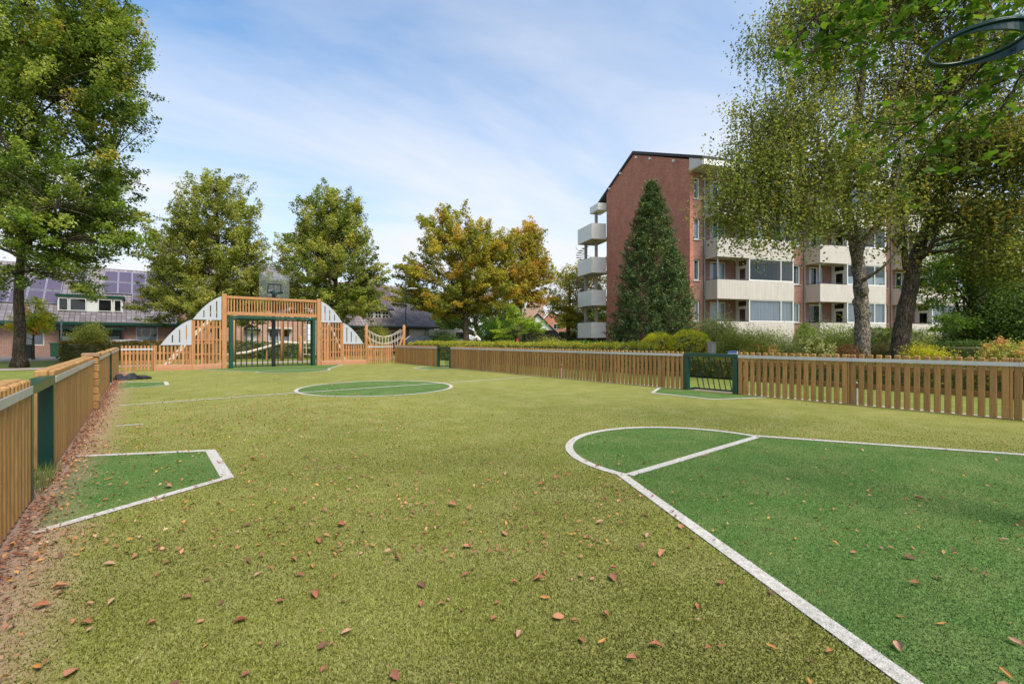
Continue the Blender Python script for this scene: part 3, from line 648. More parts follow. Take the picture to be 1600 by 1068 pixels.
q = MB(); q.prism([(-1.33,12.711),(-1.33,12.985),(-.002,13.54),(-.002,12.711)], -.06, LEN, 'x'); q.build('eaves_box', M['cream'], ap)
q = MB(); q.box(.0, LEN, -1.40, -1.36, 12.62, 12.98); q.build('fascia', M['white'], ap)
q = MB()
for v in (1.6, 4.6, 6.6, 9.2, 11.2):
    zr = 13.45+v*.4276 if v < 7.25 else 16.55-(v-7.25)*.358
    q.box(-.2,-.0,v,v+.12,zr-.25,zr-.10)
q.build('roof_brackets', M['white'], ap)
q = MB()
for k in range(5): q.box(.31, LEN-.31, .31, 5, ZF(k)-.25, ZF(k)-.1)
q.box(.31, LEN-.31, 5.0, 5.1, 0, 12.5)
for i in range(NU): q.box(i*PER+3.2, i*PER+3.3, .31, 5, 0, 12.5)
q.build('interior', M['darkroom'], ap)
for i in range(NU):
    u = i*PER
    for k in range(4):
        z = ZF(k); rd = random.Random(i*10+k); n0 = u+(.32 if i == 0 else .12)
        w_ = window(ap, n0, u+.80, z+1.05, z+2.5, .08, fill=['curtain','half','curtain','half'][k], t_=.085)
        q = MB(); q.box(n0-.06, u+.86, -.05, .078, z+.985, z+1.045); q.build('sill', M['concrete'], w_)
        window(ap, u+1.62, u+2.98, z+.75, z+2.4, .08, mull=(u+2.45,) if rd.random()<.5 else (), fill='curtain' if k == 0 and i == 0 else rd.choice(['half',None,'half']))
        fl = MB(); fl.prism([(u+1.22,-.003),(u+1.22,-1.2),(u+7.6,-1.2),(u+7.6,-.003)], z-.24, z-.03); ba = fl.build('balcony', M['soffit'], ap)
        pz0 = (0 if k == 0 else z-.28); pr = MB()
        pr.box(u+1.18,u+1.24,-1.205,-.004,z-.28,z+1.0)
        pr.box(u+1.18,u+7.62,-1.265,-1.206,pz0 if k else z-.28,z+1.0); pr.build('parapet', M['groove'], ba)
        if k == 0:
            pr = MB(); pr.box(u+3.78,u+7.60,-1.25,-1.2,0,z-.285); pr.box(u+3.78,u+3.84,-1.19,-.01,0,z-.245); pr.build('base_panel', M['groove'], ba)
        pr = MB(); pr.tube([(u+1.21,-.05,z+1.08),(u+1.21,-1.235,z+1.08),(u+3.72,-1.235,z+1.08)], .022, 6); 
        for xx in (u+1.21,u+2.4,u+3.6): pr.tube([(xx,-1.235,z+1.0),(xx,-1.235,z+1.08)], .012, 5)
        pr.build('handrail', M['black'], ba)
        for (x, y) in ((u+1.33,-1.1),(u+1.14,-.06)):
            ps = MB(); ps.tube([(x,y,z-.02),(x,y,z+2.55)], .045, 8); ps.build('column', M['greypole'], ba)
        bz0, bz1 = z+1.01, z+2.53
        window(ap, u+3.78, u+7.6, bz0, bz1, -1.24, mull=(u+6.5,), fill={(0,0):'curtain',(1,0):'blind'}.get((i,k), rd.choice(['half','blind',None,'low'])), name='bay_window')
        # the bay's side wall holds the balcony door
        sd = MB(); sd.box(u+3.78,u+3.84,-1.165,-.98,z-.02,bz1); sd.box(u+3.78,u+3.84,-.22,-.003,z-.02,bz1); sd.box(u+3.781,u+3.839,-.98,-.22,z+2.0,z+2.1); sd.box(u+3.781,u+3.839,-.98,-.22,bz1-.06,bz1); sd.build('side_panel', M['white'], ap)
        dm_ = MB(); dm_.box(u+3.79,u+3.83,-.98,-.88,z,z+2.0); dm_.box(u+3.79,u+3.83,-.32,-.22,z,z+2.0); dm_.box(u+3.791,u+3.829,-.88,-.32,z,z+.55); dm_.box(u+3.791,u+3.829,-.88,-.32,z+1.9,z+2.0); d_ = dm_.build('balcony_door', M['white'], ap)
        dm_ = MB(); dm_.quad((u+3.81,-.88,z+.5),(u+3.81,-.32,z+.5),(u+3.81,-.32,z+1.95),(u+3.81,-.88,z+1.95)); dm_.quad((u+3.81,-.98,z+2.1),(u+3.81,-.22,z+2.1),(u+3.81,-.22,bz1-.05),(u+3.81,-.98,bz1-.05)); dm_.build('pane', M['glass'], d_)
        sd = MB(); sd.box(u+3.76,u+7.62,-1.262,-.004,bz1+.002,z+2.55); sd.box(u+7.55,u+7.60,-1.165,-.003,z-.02,bz1); sd.build('bay_head', M['white'], ap)
        if i < 2 and k in (0,1) or rd.random() < .3:      # pots on the balcony rail side
            q = MB(); q.tube([(u+2.0,-.8,z-.03),(u+2.0,-.8,z+.95)], [.14,.17], 10); q.build('planter', M['brownbrick'], ap)
# rear landings and spiral stair
for k in range(4):
    z = [1.33,4.35,7.4,10.55][k]; pl = [(-.003,12.12),(-1.4,12.25),(-1.45,15.2),(.6,15.2),(.6,12.1)]
    q = MB(); q.prism(pl, z, z+.18); ld = q.build('landing', M['soffit'], ap)
    q = MB()
    for a, b in zip(pl[:3], pl[1:4]):
        d = Vector((b[0]-a[0],b[1]-a[1])).normalized(); n_ = Vector((-d.y,d.x))*.04
        q.prism([(a[0]-n_.x,a[1]-n_.y),(b[0]-n_.x,b[1]-n_.y),(b[0]+n_.x,b[1]+n_.y),(a[0]+n_.x,a[1]+n_.y)], z-.03, z+1.42)
    q.build('parapet', M['white'], ld)  # white in place of grooved cream: lighter colour offsets the shade on this side
q = MB(); q.prism([(-.003,12.1),(-.8,12.2),(-.8,13.9),(.3,13.9),(.3,12.05)], 13.25, 13.9); q.build('landing_roof', M['white'], ap)
for x, y in ((-.42,13.3),(-.75,14.9)): 
    q = MB(); q.bbox(x-.12,x+.12,y-.12,y+.12,0,13.3 if y < 14 else 11,.02); q.build('column', M['concrete'], ap)
q = MB(); cx_, cy_ = -.1, 16.4; q.tube([(cx_,cy_,0),(cx_,cy_,10.7)], .08, 8)
for s_ in range(56):
    a = s_*.42; z = .3+s_*.185; q.add([(cx_,cy_,z),(cx_+.95*math.cos(a),cy_+.95*math.sin(a),z),(cx_+.95*math.cos(a+.4),cy_+.95*math.sin(a+.4),z),(cx_,cy_,z+.05),(cx_+.95*math.cos(a),cy_+.95*math.sin(a),z+.05),(cx_+.95*math.cos(a+.4),cy_+.95*math.sin(a+.4),z+.05)],[(2,1,0),(3,4,5),(0,1,4,3),(1,2,5,4),(2,0,3,5)])
q.tube([(cx_+.98*math.cos(s_*.42),cy_+.98*math.sin(s_*.42),1.2+s_*.185) for s_ in range(52)], .02, 5); q.build('spiral_stair', M['greypole'], ap)
# ------------------------------------------------------------------ left row house
h1 = empty('row_house', (0,43,0), 0, 'long low pink brick house with solar panels on grey roof tiles at left', 'house')
Y1, Z1 = 4.5, 6.65; E0 = 2.45
opsL = [(-5.95,-4.95,.75,1.75),(-4.25,-3.4,.05,2.1),(-1.95,-1.05,.05,2.12),(-.28,.98,.78,2.18),(-9.5,-8.3,.75,1.8),(-12,-10.8,.75,1.8),(-2.85,-2.55,1.5,2.1)]
q = MB(); wall_open(q, -15, 2.03, -.05, E0, 0, .28, opsL); q.build('front_wall', M['pinkbrick'], h1)
q = MB(); q.prism([(.281,0),(.281,E0),(4.5,6.3),(9,2.45),(9,0)], 1.75, 2.03, 'x'); q.prism([(.281,0),(.281,E0),(4.5,6.3),(9,2.45),(9,0)], -15, -14.72, 'x'); q.box(-14.71,1.74,8.72,9,0,2.45); q.box(-14.7,1.74,2.5,2.6,0,2.4); q.build('side_walls', M['pinkbrick'], h1)
sl1 = (Z1-2.55)/4.5
rf = MB(); rf.prism([(-.4,2.55-.4*sl1),(4.5,Z1),(9.4,2.55-.4*sl1),(9.4,2.40-.4*sl1),(4.5,Z1-.17),(-.4,2.40-.4*sl1)], -15.1, 2.13, 'x'); roof1 = rf.build('roof', M['tile'], h1)
q = MB(); q.box(-15.1, 2.2, -.56, -.41, 2.12, 2.32); q.build('gutter', M['green'], h1)
q = MB(); q.tube([(1.9,-.1,.0),(1.9,-.1,2.1)], .04, 6); q.build('drain_pipe', M['rust'], h1)
for o_, f_ in (((-5.95,-4.95,.75,1.75),'curtain'),((-.28,.98,.78,2.18),'low'),((-9.5,-8.3,.75,1.8),'half'),((-12,-10.8,.75,1.8),'half'),((-2.85,-2.55,1.5,2.1),None)):
    w_ = window(h1, *o_, .05, fr='white', fill=f_)
for (x0,x1) in ((-4.25,-3.4),(-1.95,-1.05)):
    q = MB(); q.box(x0,x1,.06,.12,.05,1.75); q.box(x0,x0+.07,.06,.12,1.75,2.1); q.box(x1-.07,x1,.06,.12,1.75,2.1); dr = q.build('door', M['dkgreen'], h1)
    for zz_ in (.55,1.05,1.8): 
        q = MB(); q.box(x0+.14,x1-.14,.05,.058,zz_,zz_+.3); q.build('pane', M['curtain'], dr)
    q = MB(); q.sphere((x1-.12,.03,1.0),.03,8,5); q.build('handle', M['galv'], dr)
    q = MB(); q.bbox(x0-.2,x1+.2,-.75,-.005,1.78,1.95,.01); q.build('door_canopy', M['dkgreen'], h1)
def onroof(x, yy, lift=0): return (x, yy, 2.55+sl1*yy+lift)
def solar(x0, x1, y0, y1):
    fr_ = MB(); n = Vector((0,-sl1,1)).normalized()
    def pt(x, y, l): p = Vector(onroof(x,y)); return p+n*l
    vs = [pt(x0,y0,.05),pt(x1,y0,.05),pt(x1,y1,.05),pt(x0,y1,.05),pt(x0,y0,.10),pt(x1,y0,.10),pt(x1,y1,.10),pt(x0,y1,.10)]
    fr_.add(vs, [(0,3,2,1),(4,5,6,7),(0,1,5,4),(1,2,6,5),(2,3,7,6),(3,0,4,7)]); p_ = fr_.build('solar_panel', M['solarframe'], roof1)
    c_ = MB(); g = .03; c_.add([pt(x0+g,y0+g,.104),pt(x1-g,y0+g,.104),pt(x1-g,y1-g,.104),pt(x0+g,y1-g,.104)], [(0,1,2,3)])
    me_ = c_.build('solar_cells', M['solar'], None); me_.parent = roof1
    p_.name = 'solar_panel'
for j, y0 in enumerate((3.17, 2.13)):
    for i in range(5):
        x0 = -2.15+i*.82
        solar(x0, x0+.80, y0, y0+1.0)
for i in range(3): solar(-.51+i*.82, .29+i*.82, 1.08, 2.08)
for j, y0 in enumerate((2.13, 1.08)):
    for i in range(4): solar(-7.6+i*.82+.0*j, -6.8+i*.82, y0, y0+1.0)
for j in range(2): solar(-3.85, -3.05, 2.13+j*1.04, 3.13+j*1.04)
for j in range(3):
    for i in range(4): solar(-13+i*.82, -12.2+i*.82, 1.08+j*1.04, 2.08+j*1.04)
# dormer
dm = MB(); dm.prism([(.6,2.95),(.6,4.12),(2.2,4.22),(1.75,4.05),(.75,3.1)], -4.4, -1.0, 'x'); dmo = dm.build('dormer', M['white'], h1)
q = MB(); q.box(-4.5,-.9,.42,2.0,4.08,4.24); q.build('dormer_roof', M['green'], dmo)
for a, b, f_ in ((-4.35,-3.85,'half'),(-3.8,-2.95,None),(-2.35,-1.6,'half'),(-1.5,-1.08,None)):
    w_ = window(h1, a, b, 3.12, 3.98, .50, fill=f_, t_=.05); 
    q = MB(); q.box(a+.03,b-.03,.57,.58,3.14,3.96); q.build('room_shade', M['darkroom'], w_)
for i, (x, lab) in enumerate(((.10,'left yellow foil balloon curved like the letter C in the house window'),(.48,'right yellow foil balloon curved like the letter J in the house window'))):
    q = MB(); pts = [(.14,0,.46),(.02,0,.5),(-.08,0,.42),(-.08,0,.22),(-.06,0,.06),(.05,0,.0),(.14,0,.04)] if i == 0 else [(-.06,0,.44),(.05,0,.5),(.12,0,.42),(.10,0,.24),(.09,0,.08),(-.0,0,.0),(-.1,0,.05)]
    q.tube([(p[0]*.9,p[1],p[2]) for p in pts], [.035,.06,.055,.05,.055,.055,.03], 10); o = q.build('balloon', paint('yellow_foil', (.80,.52,.01), .2), None, True)
    o.location = (x, 43.19, 1.42); tag(o, lab, 'balloon', 'yellow balloons in the house window')
# small annex with green gable trim
an_ = empty('brick_annex', (2.75,44.2,0), 0, 'small brick annex with green gable trim beside the solar panel house', 'shed')
q = MB(); q.prism([(-.65,-.05),(.65,-.05),(.65,2.85),(0,3.4),(-.65,2.85)], 0, 2.5, 'y'); q.build('walls', M['pinkbrick'], an_)
q = MB(); q.prism([(-.8,2.8),(0,3.48),(.8,2.8),(.8,2.95),(0,3.66),(-.8,2.95)], -.15, 2.6, 'y'); q.build('roof', M['green'], an_)
q = MB(); q.box(-.55,.3,-.05,-.004,2.05,2.55); q.build('green_panel', M['dkgreen'], an_)
# ------------------------------------------------------------------ buff brick house behind the goal
h2 = empty('brick_house', (0,45.5,0), 0, 'two storey buff brick house with white front door seen through the goal', 'house')
ops2 = [(7.1,7.98,.05,2.0),(8.85,10.65,.95,2.05),(7.0,8.0,3.3,4.3),(9.2,10.6,3.3,4.3),(5.0,6.0,3.3,4.3)]
q = MB(); wall_open(q, 3.7, 12.0, -.05, 5.0, 0, .28, ops2); q.build('front_wall', M['buffbrick'], h2)
q = MB(); q.prism([(.281,0),(.281,5),(4,8),(8,5),(8,0)], 3.7, 3.98, 'x'); q.prism([(.281,0),(.281,5),(4,8),(8,5),(8,0)], 11.72, 12, 'x'); q.box(4,11.7,3,3.1,0,4.9); q.build('side_walls', M['buffbrick'], h2)
q = MB(); q.prism([(-.4,4.75),(4,8.05),(8.4,4.75),(8.4,4.9),(4,8.25),(-.4,4.9)], 3.5, 12.2, 'x'); q.build('roof', M['tile'], h2)
q = MB(); q.box(7.12,7.96,.06,.11,.05,1.98); dr = q.build('door', M['white'], h2); q = MB(); q.box(7.46,7.64,.05,.058,1.0,1.7); q.build('pane', M['darkroom'], dr)
q = MB(); q.sphere((7.86,.04,1.0),.035,8,5); q.build('handle', M['greypole'], dr)
q = MB(); q.box(6.9,8.2,-.6,-.004,2.06,2.16); q.build('door_canopy', M['white'], h2)
window(h2, 8.85,10.65,.95,2.05,.05, mull=(9.7,), fill='low'); q = MB(); q.box(8.75,10.75,-.3,-.004,2.1,2.2); q.build('window_canopy', M['white'], h2)
for o_ in ops2[2:]: window(h2, *o_, .05, fill='curtain')
# ------------------------------------------------------------------ garage house
h3 = empty('garage_house', (0,37.2,0), 0, 'brown brick house with steep grey tile roof, dormer and white garage door', 'house')
ops3 = [(18.35,20.2,.0,2.02),(16.3,17.9,.8,1.9),(13.6,15.2,.8,1.9)]
q = MB(); wall_open(q, 12.9, 20.7, -.05, 2.55, 0, .28, ops3); q.build('front_wall', M['brownbrick'], h3)
q = MB(); q.prism([(.281,0),(.281,2.5),(4.3,5.95),(8.6,2.5),(8.6,0)], 20.42, 20.7, 'x'); q.prism([(.281,0),(.281,2.5),(4.3,5.95),(8.6,2.5),(8.6,0)], 12.9, 13.18, 'x'); q.box(13.2,20.4,2.6,2.7,0,2.4); q.build('side_walls', M['brownbrick'], h3)
sl3 = 3.6/4.3
q = MB(); q.prism([(-.5,2.65-.5*sl3),(4.3,6.25),(9.1,2.65-.5*sl3),(9.1,2.5-.5*sl3),(4.3,6.08),(-.5,2.5-.5*sl3)], 12.6, 20.95, 'x'); roof3 = q.build('roof', M['tiledark'], h3)
q = MB(); q.box(12.6,21.1,-.66,-.51,2.08,2.26); q.build('gutter', M['dkgreen'], h3)
q = MB(); q.box(18.4,20.15,.1,.15,.0,1.85); gd = q.build('garage_door', M['white'], h3); q = MB(); q.bbox(18.35,20.2,-.02,.095,1.86,2.02,.01); q.build('shutter_box', M['white'], gd)
window(h3, *ops3[1], .05, fill='half'); window(h3, *ops3[2], .05, fill='half')
q = MB(); q.box(14.6,16.75,.45,.55,2.85,3.62); q.box(14.6,14.7,.551,1.4,2.95,3.62); q.box(16.65,16.75,.551,1.4,2.95,3.62); dmo = q.build('dormer', M['white'], h3)
q = MB(); q.prism([(.2,3.62),(2.9,4.95),(2.9,5.1),(.2,3.76)], 14.3, 17.05, 'x'); q.build('dormer_roof', M['rust'], dmo)
for a in (14.72,15.4,16.06):
    w_ = window(h3, a, a+.58, 2.93, 3.55, .40, fill=None, t_=.05, mull=(a+.29,), hm=(3.24,)); q = MB(); q.box(a+.03,a+.55,.441,.448,2.96,3.52); q.build('room_shade', M['darkroom'], w_)
q = MB(); q.prism([(2.3,2.65+2.3*sl3+.03),(4.3,6.30),(4.3,6.36),(2.3,2.65+2.3*sl3+.09)], 14.2, 18.0, 'x'); q.build('metal_roof_sheet', M['rust'], roof3)
# far houses
def gable_house(name, px, d, hw, ze, zr, depth, wallm, trim, label, win=None, rz=-TH, roofm='tiledark'):
    x, y = W(px, d); r0 = empty(name, (x,y,0), rz, label, 'house')
    q = MB(); q.prism([(-hw,-.05),(hw,-.05),(hw,ze),(0,zr),(-hw,ze)], 0, depth, 'y'); q.build('walls', wallm, r0)
    q = MB(); e_ = .35; s_ = (zr-ze)/hw
    q.prism([(-hw-e_,ze-e_*s_),(0,zr+.02),(hw+e_,ze-e_*s_),(hw+e_,ze-e_*s_+.35),(0,zr+.42),(-hw-e_,ze-e_*s_+.35)], -.25, depth+.2, 'y'); q.build('roof', [M[roofm]], r0)
    q = MB(); q.prism([(-hw-e_,ze-e_*s_),(0,zr+.02),(hw+e_,ze-e_*s_),(hw+e_,ze-e_*s_+.36),(0,zr+.43),(-hw-e_,ze-e_*s_+.36)], -.32, -.255, 'y'); q.build('bargeboard', trim, r0)
    if win:
        w_ = window(r0, *win, -.08, mull=((win[0]+win[1])/2,)); q = MB(); q.box(win[0]+.03,win[1]-.03,-.03,-.02,win[2]+.03,win[3]-.03); q.build('room_shade', M['darkroom'], w_)
    return r0
gable_house('gabled_house', 840, 90, 3.4, 2.6, 5.9, 9, M['white'], M['black'], 'distant white gabled house with black roof edge', (-.5,.5,3.1,4.3))
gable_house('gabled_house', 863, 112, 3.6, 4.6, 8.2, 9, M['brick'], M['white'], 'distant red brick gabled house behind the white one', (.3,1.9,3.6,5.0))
x, y = W(838, 128); bt = empty('brick_block', (x,y,0), -TH, 'beige brick block rising above the distant white gabled house', 'building')
q = MB(); q.prism([(-4,0),(3.4,0),(3.4,6),(2,9.5),(2,12.2),(-1.8,12.6),(-2.4,11),(-4,8)], 0, 6, 'y'); q.build('walls', M['buffbrick'], bt)
q = MB(); q.box(-1.2,1.8,-.05,6.05,12.65,12.9); q.box(-2.2,2.2,-.04,-.003,9.6,9.75); q.build('coping', M['concrete'], bt)
# ------------------------------------------------------------------ hedges and shrubs
def hedge(p0, p1, w, h, label, pal, dens=900, leaf=.06, z0=.05, group=None, name='hedge', core=True, per=14):
    a = Vector(p0); b = Vector(p1); Ln = (b-a).length; root = empty(name, (a.x,a.y,0), math.atan2(b.y-a.y,b.x-a.x), label, 'hedge', group)
    if core:
        q = MB(); q.bbox(.06,Ln-.06,-w/2+.07,w/2-.07,0,h-.09,.05); q.build('twiggy_core', M['twig'], root)
    area = Ln*(w+2*h)+2*w*h; n = int(area*dens/per); side = rng.random(n)*(w+2*h+ (2*w*h/Ln)); x = rng.random(n)*Ln
    P = np.zeros((n,3)); P[:,0] = x
    k1 = side < w; k2 = (side >= w)&(side < w+h); k3 = (side >= w+h)&(side < w+2*h); k4 = side >= w+2*h
    P[k1,1] = side[k1]-w/2; P[k1,2] = h
    P[k2,1] = -w/2; P[k2,2] = side[k2]-w; P[k3,1] = w/2; P[k3,2] = side[k3]-w-h
    P[k4,0] = np.where(rng.random(k4.sum())<.5, 0, Ln); P[k4,1] = rng.uniform(-w/2,w/2,k4.sum()); P[k4,2] = rng.uniform(0,h,k4.sum())
    P += rng.normal(0,.02,P.shape); P[:,2] += .025*np.sin(P[:,0]*1.7)+.02*np.sin(P[:,0]*4.1); P[:,2] = np.maximum(P[:,2], z0)
    C = np.repeat(P,per,axis=0)+rng.normal(size=(n*per,3))*.045; C[:,2] = np.maximum(C[:,2],.01)
    leaf_mesh('foliage', C, leaf, palette(pal,P,per), M['leaf'], root)
    return root
def shrub(px, d, w, h, label, pal, n=2600, leaf=.07, name='shrub', cat='shrub', spiky=0, group=None, z0=0, shell=.5, pos=None, flowers=None, tidy=False, mat='leaf'):
    x, y = pos or W(px, d); root = empty(name, (x,y,0), random.uniform(0,6), label, cat, group)
    st = MB()
    lb = [(random.uniform(-.25,.25)*w,random.uniform(-.25,.25)*w,h*random.uniform(.42,.58),w*.38,w*.38,h*random.uniform(.38,.46)) for _ in range(4)]
    if tidy: lb = [(0,0,h*.47,w/2,w/2,h*.53)]
    n = n if tidy else int(n*1.7); per = 12 if tidy else 22; nc = n//per; P = in_lobes(lb, nc, .12 if tidy else shell); P[:,2] = np.maximum(P[:,2], .05)
    for i in range(0, min(nc, 26)):
        c_ = Vector(P[i]); b0 = Vector((c_.x*.15,c_.y*.15,0)); st.tube([b0, b0.lerp(c_,.5)+Vector((0,0,.08*h)), c_], [.014,.010,.004], 4, False)
    st.build('stems', M['darkbark'], root)
    if tidy:
        q = MB(); q.sphere((0,0,h*.46), 1, 16, 10, (w/2-.15,w/2-.15,h*.5-.13)); q.build('twiggy_core', M['twig'], root, True)
    sg = .035 if tidy else .075*w+.03
    C = np.repeat(P,per,axis=0)+rng.normal(size=(nc*per,3))*np.array([sg,sg,sg*.8]); 
    if spiky: C[:,2] += rng.exponential(spiky, len(C))*(rng.random(len(C))<.15)
    C[:,2] = np.abs(C[:,2]); leaf_mesh('foliage', C, leaf, palette(pal,P,per), M[mat], root)
    if flowers:
        fc, fn, fs_ = flowers; Pf = in_lobes(lb, fn, .08); Pf = Pf[Pf[:,2] > h*.35]; per = 30
        C = np.repeat(Pf,per,axis=0)+rng.normal(size=(len(Pf)*per,3))*fs_*.42; leaf_mesh('flowers', C, fs_*.55, palette(fc,Pf,per,.1), M['leaf'], root, asp=.9)
    return root
PH = [((.26,.24,.03),3), ((.16,.18,.03),3), ((.09,.12,.02),3), ((.30,.13,.05),.8)]
PB = [((.26,.16,.025),4), ((.15,.15,.025),3), ((.09,.12,.02),2), ((.28,.11,.03),1.5)]
PR = [((.09,.10,.025),3), ((.05,.07,.018),3), ((.16,.06,.03),2), ((.12,.15,.04),1)]
PGR = [((.10,.125,.045),3), ((.14,.16,.06),3), ((.06,.08,.03),3), ((.2,.2,.08),1)]
PYG = [((.74,.65,.05),4), ((.56,.54,.05),3), ((.2,.25,.03),1.5)]
hedge((13.9,9.6),(13.9,27.5), .8, .96, 'long clipped yellow-green hedge behind the far right fence run', [((.22,.22,.025),3),((.15,.17,.025),3),((.27,.22,.03),1.2)], 750, .065)
hedge((13.9,-3),(13.9,9.3), .8, .62, 'low hedge with reddish leaves behind the near right fence run', PH, 1100, .05)
hedge((-3.3,34.3),(4.2,34.3), .9, .97, 'clipped orange and green beech hedge left of the goal wall', PB, 520, .08)
hedge((3.0,32.2),(5.4,32.2), .9, .95, 'short red-leaved hedge seen through the left half of the goal', PR, 520, .08)
hedge((5.6,31.4),(9.6,31.2), .9, .9, 'dark green clipped hedge seen through the right half of the goal', GD+[((.09,.12,.02),3)], 520, .08)
x, y = W(1345,21.5); x2, y2 = W(1425,22.5)
hedge((x,y),(x2,y2), 1.2, 1.6, 'tall clipped hedge between the two birch trunks', GD+[((.10,.13,.02),4)], 420, .07)
x, y = W(1460,14.2); x2, y2 = W(1552,13.4)
hedge((x,y),(x2,y2), .9, 1.02, 'dark low box hedge under the multi-stem tree', GD+[((.06,.09,.02),3)], 600, .05)
x, y = W(858,55); x2, y2 = W(960,48)
hedge((x,y),(x2,y2), 1.5, 1.95, 'long dark hedge in front of the distant gabled houses', GD+[((.06,.085,.025),3)], 130, .14)
x, y = W(884,27); x2, y2 = W(958,25)
hedge((x,y),(x2,y2), .9, .98, 'bright green low hedge below the rear landings', [((.08,.15,.02),3),((.05,.1,.015),2)], 420, .07)
shrub(1029,17.6, 1.5,1.42, 'golden clipped globe shrub, left one of the pair before the conifer', PYG, 16000, .045, 'globe_shrub', tidy=True, group='golden globe shrubs')
shrub(1077,17.0, 1.65,1.52, 'golden clipped globe shrub, right and larger one of the pair before the conifer', PYG[1:]+[((.62,.55,.04),3)], 18000, .045, 'globe_shrub', tidy=True, group='golden globe shrubs')
shrub(1122,21, 2.6,2.15, 'loose olive shrub below the first ground floor balcony, right of the golden globes', PGR, 9000, .07, spiky=.3)
shrub(1152,18.5, 2.0,1.45, 'broad green shrub in front of the cream base panels', G1, 6000, .07)
shrub(1195,22, 2.5,1.75, 'grey-green rounded shrub in front of the curtained bay window', PGR, 8000, .06)
shrub(1190,15, 1.0,1.1, 'hydrangea with pinkish yellow leaves by the right fence', PH, 3500, .06, 'hydrangea', 'shrub', flowers=([((.5,.28,.15),2),((.4,.35,.12),2)],34,.11))
shrub(1262,16, 1.3,1.2, 'hydrangea covered in creamy white flower heads', G1, 3800, .06, 'hydrangea', 'shrub', flowers=([((.62,.60,.34),3),((.5,.5,.25),2)],60,.13))
shrub(1232,15.5, 1.0,.98, 'tuft of pale feathery grass between the two hydrangeas', [((.24,.25,.09),3),((.16,.19,.06),2)], 3500, .05, 'ornamental_grass', 'plant', spiky=.12)
shrub(1258,22, 1.05,1.95, 'narrow bright green evergreen against the brick pier', [((.10,.16,.02),3),((.05,.09,.015),2)], 6500, .055, 'evergreen_shrub', 'shrub', tidy=True)
shrub(1300,20, 2.6,1.85, 'wide feathery shrub left of the first birch trunk', [((.13,.17,.04),3),((.09,.12,.03),3),((.2,.2,.06),1)], 9500, .065, spiky=.25)
shrub(1322,13.5, .9,1.0, 'low plant with dark red leaves at the foot of the first birch', [((.09,.03,.018),3),((.07,.035,.018),2),((.07,.09,.02),1.5)], 2600, .05, 'red_leaf_plant', 'plant')
shrub(1378,16, 1.5,1.1, 'low shrub with rusty flowers between the birch trunks', PR+[((.25,.12,.06),2)], 4000, .05)
shrub(1448,13.5, 1.1,1.05, 'bright yellow-leaved low shrub right of the second birch', [((.42,.38,.03),3),((.28,.30,.03),2)], 3600, .055)
shrub(1480,21, 3.2,1.5, 'olive flowering shrub in front of the cream wall right of the birches', PGR+[((.2,.2,.05),2)], 8000, .07)
shrub(1562,12, 1.3,1.12, 'hydrangea with fading orange heads at the right photo edge', G1, 4200, .06, 'hydrangea', 'shrub', flowers=([((.5,.26,.12),3),((.4,.35,.12),2)],50,.11))
shrub(1640,12, 1.6,1.15, 'hydrangea clump just beyond the right photo edge', G1, 3000, .06, 'hydrangea', 'shrub', flowers=([((.5,.26,.12),3),((.4,.35,.12),2)],50,.11))
shrub(1590,16, 3.6,3.6, 'big dark evergreen shrub behind the orange hydrangea', GD+[((.06,.10,.02),2)], 15000, .09)
shrub(1545,19, 3.0,3.0, 'dark leafy shrub behind the stems of the multi-stem tree', GD+[((.06,.10,.02),3)], 12000, .09)
shrub(1415,24, 3.0,1.7, 'pale olive shrub behind the second birch trunk', PGR, 6000, .08)
shrub(141,30.5, 2.0,2.25, 'leafy green shrub between the two green house doors', G1, 5500, .09)
shrub(238,36, 2.6,1.6, 'garden shrub with white blooms under the window with balloons', PGR+[((.5,.5,.4),1.2)], 4500, .10)
shrub(200,37, 1.8,1.35, 'dark green low shrub right of the second green door', GD+G1[:1], 2500, .09)
shrub(20,37.2, 2.4,.8, 'yellowing border plants along the foot of the brick house, left', PH, 2500, .08, 'border_plants', 'plant')
shrub(75,37.2, 2.4,.75, 'yellowing border plants beside the green wheelie bin', PH, 2500, .08, 'border_plants', 'plant')
shrub(590,34.3, 2.5,2.3, 'round green shrub in front of the garage house, behind the rope bridge', G1, 7000, .09)
shrub(692,37, 2.6,2.0, 'dark bush in front of the white van', GD, 5000, .1)
shrub(851,34, 2.3,1.35, 'small rounded green bush before the dark hedge', G1, 4000, .08)
shrub(795,44, 6,2.1, 'low dark thicket behind the bright yellow-green tree', GD, 7000, .14)
shrub(762,46, 6,2.9, 'sunlit green bush between the maple trunk and the bright tree', [((.10,.2,.02),3),((.06,.12,.015),2)], 8000, .14)
shrub(385,31.2, 1.6,1.1, 'reddish low bush in front of the white door', PR, 2500, .08)
# ------------------------------------------------------------------ trees
b = W(30,19.3)
tree('lime_tree', 'huge green lime tree with bare brown trunk at the left photo edge', 'tree', b,
     [lobe(30,90,170,180,19.3,b), lobe(125,40,85,100,19.0,b), lobe(70,300,135,110,19.0,b), lobe(125,170,88,95,19.4,b), lobe(150,310,62,62,19.2,b), lobe(95,405,62,45,18.6,b), lobe(15,440,60,30,18.0,b), lobe(60,360,110,70,18.6,b), lobe(140,440,32,28,18.4,b), lobe(150,60,70,70,19,b), lobe(180,130,55,60,19.2,b), lobe(175,270,55,60,19.2,b), lobe(185,370,38,38,19,b), lobe(-120,200,150,230,19.3,b), lobe(60,-120,150,120,19.3,b), lobe(130,440,30,20,18.4,b)],
     [(0,0,0),(.02,.0,1.5),(-.03,.05,3.2),(.1,.1,6),(.0,.1,10),(.1,0,15)], .215, GL, .16, 1350, 95, .34, 30, vs=.55, shell=.55, twr=.014)
b = W(338,30)
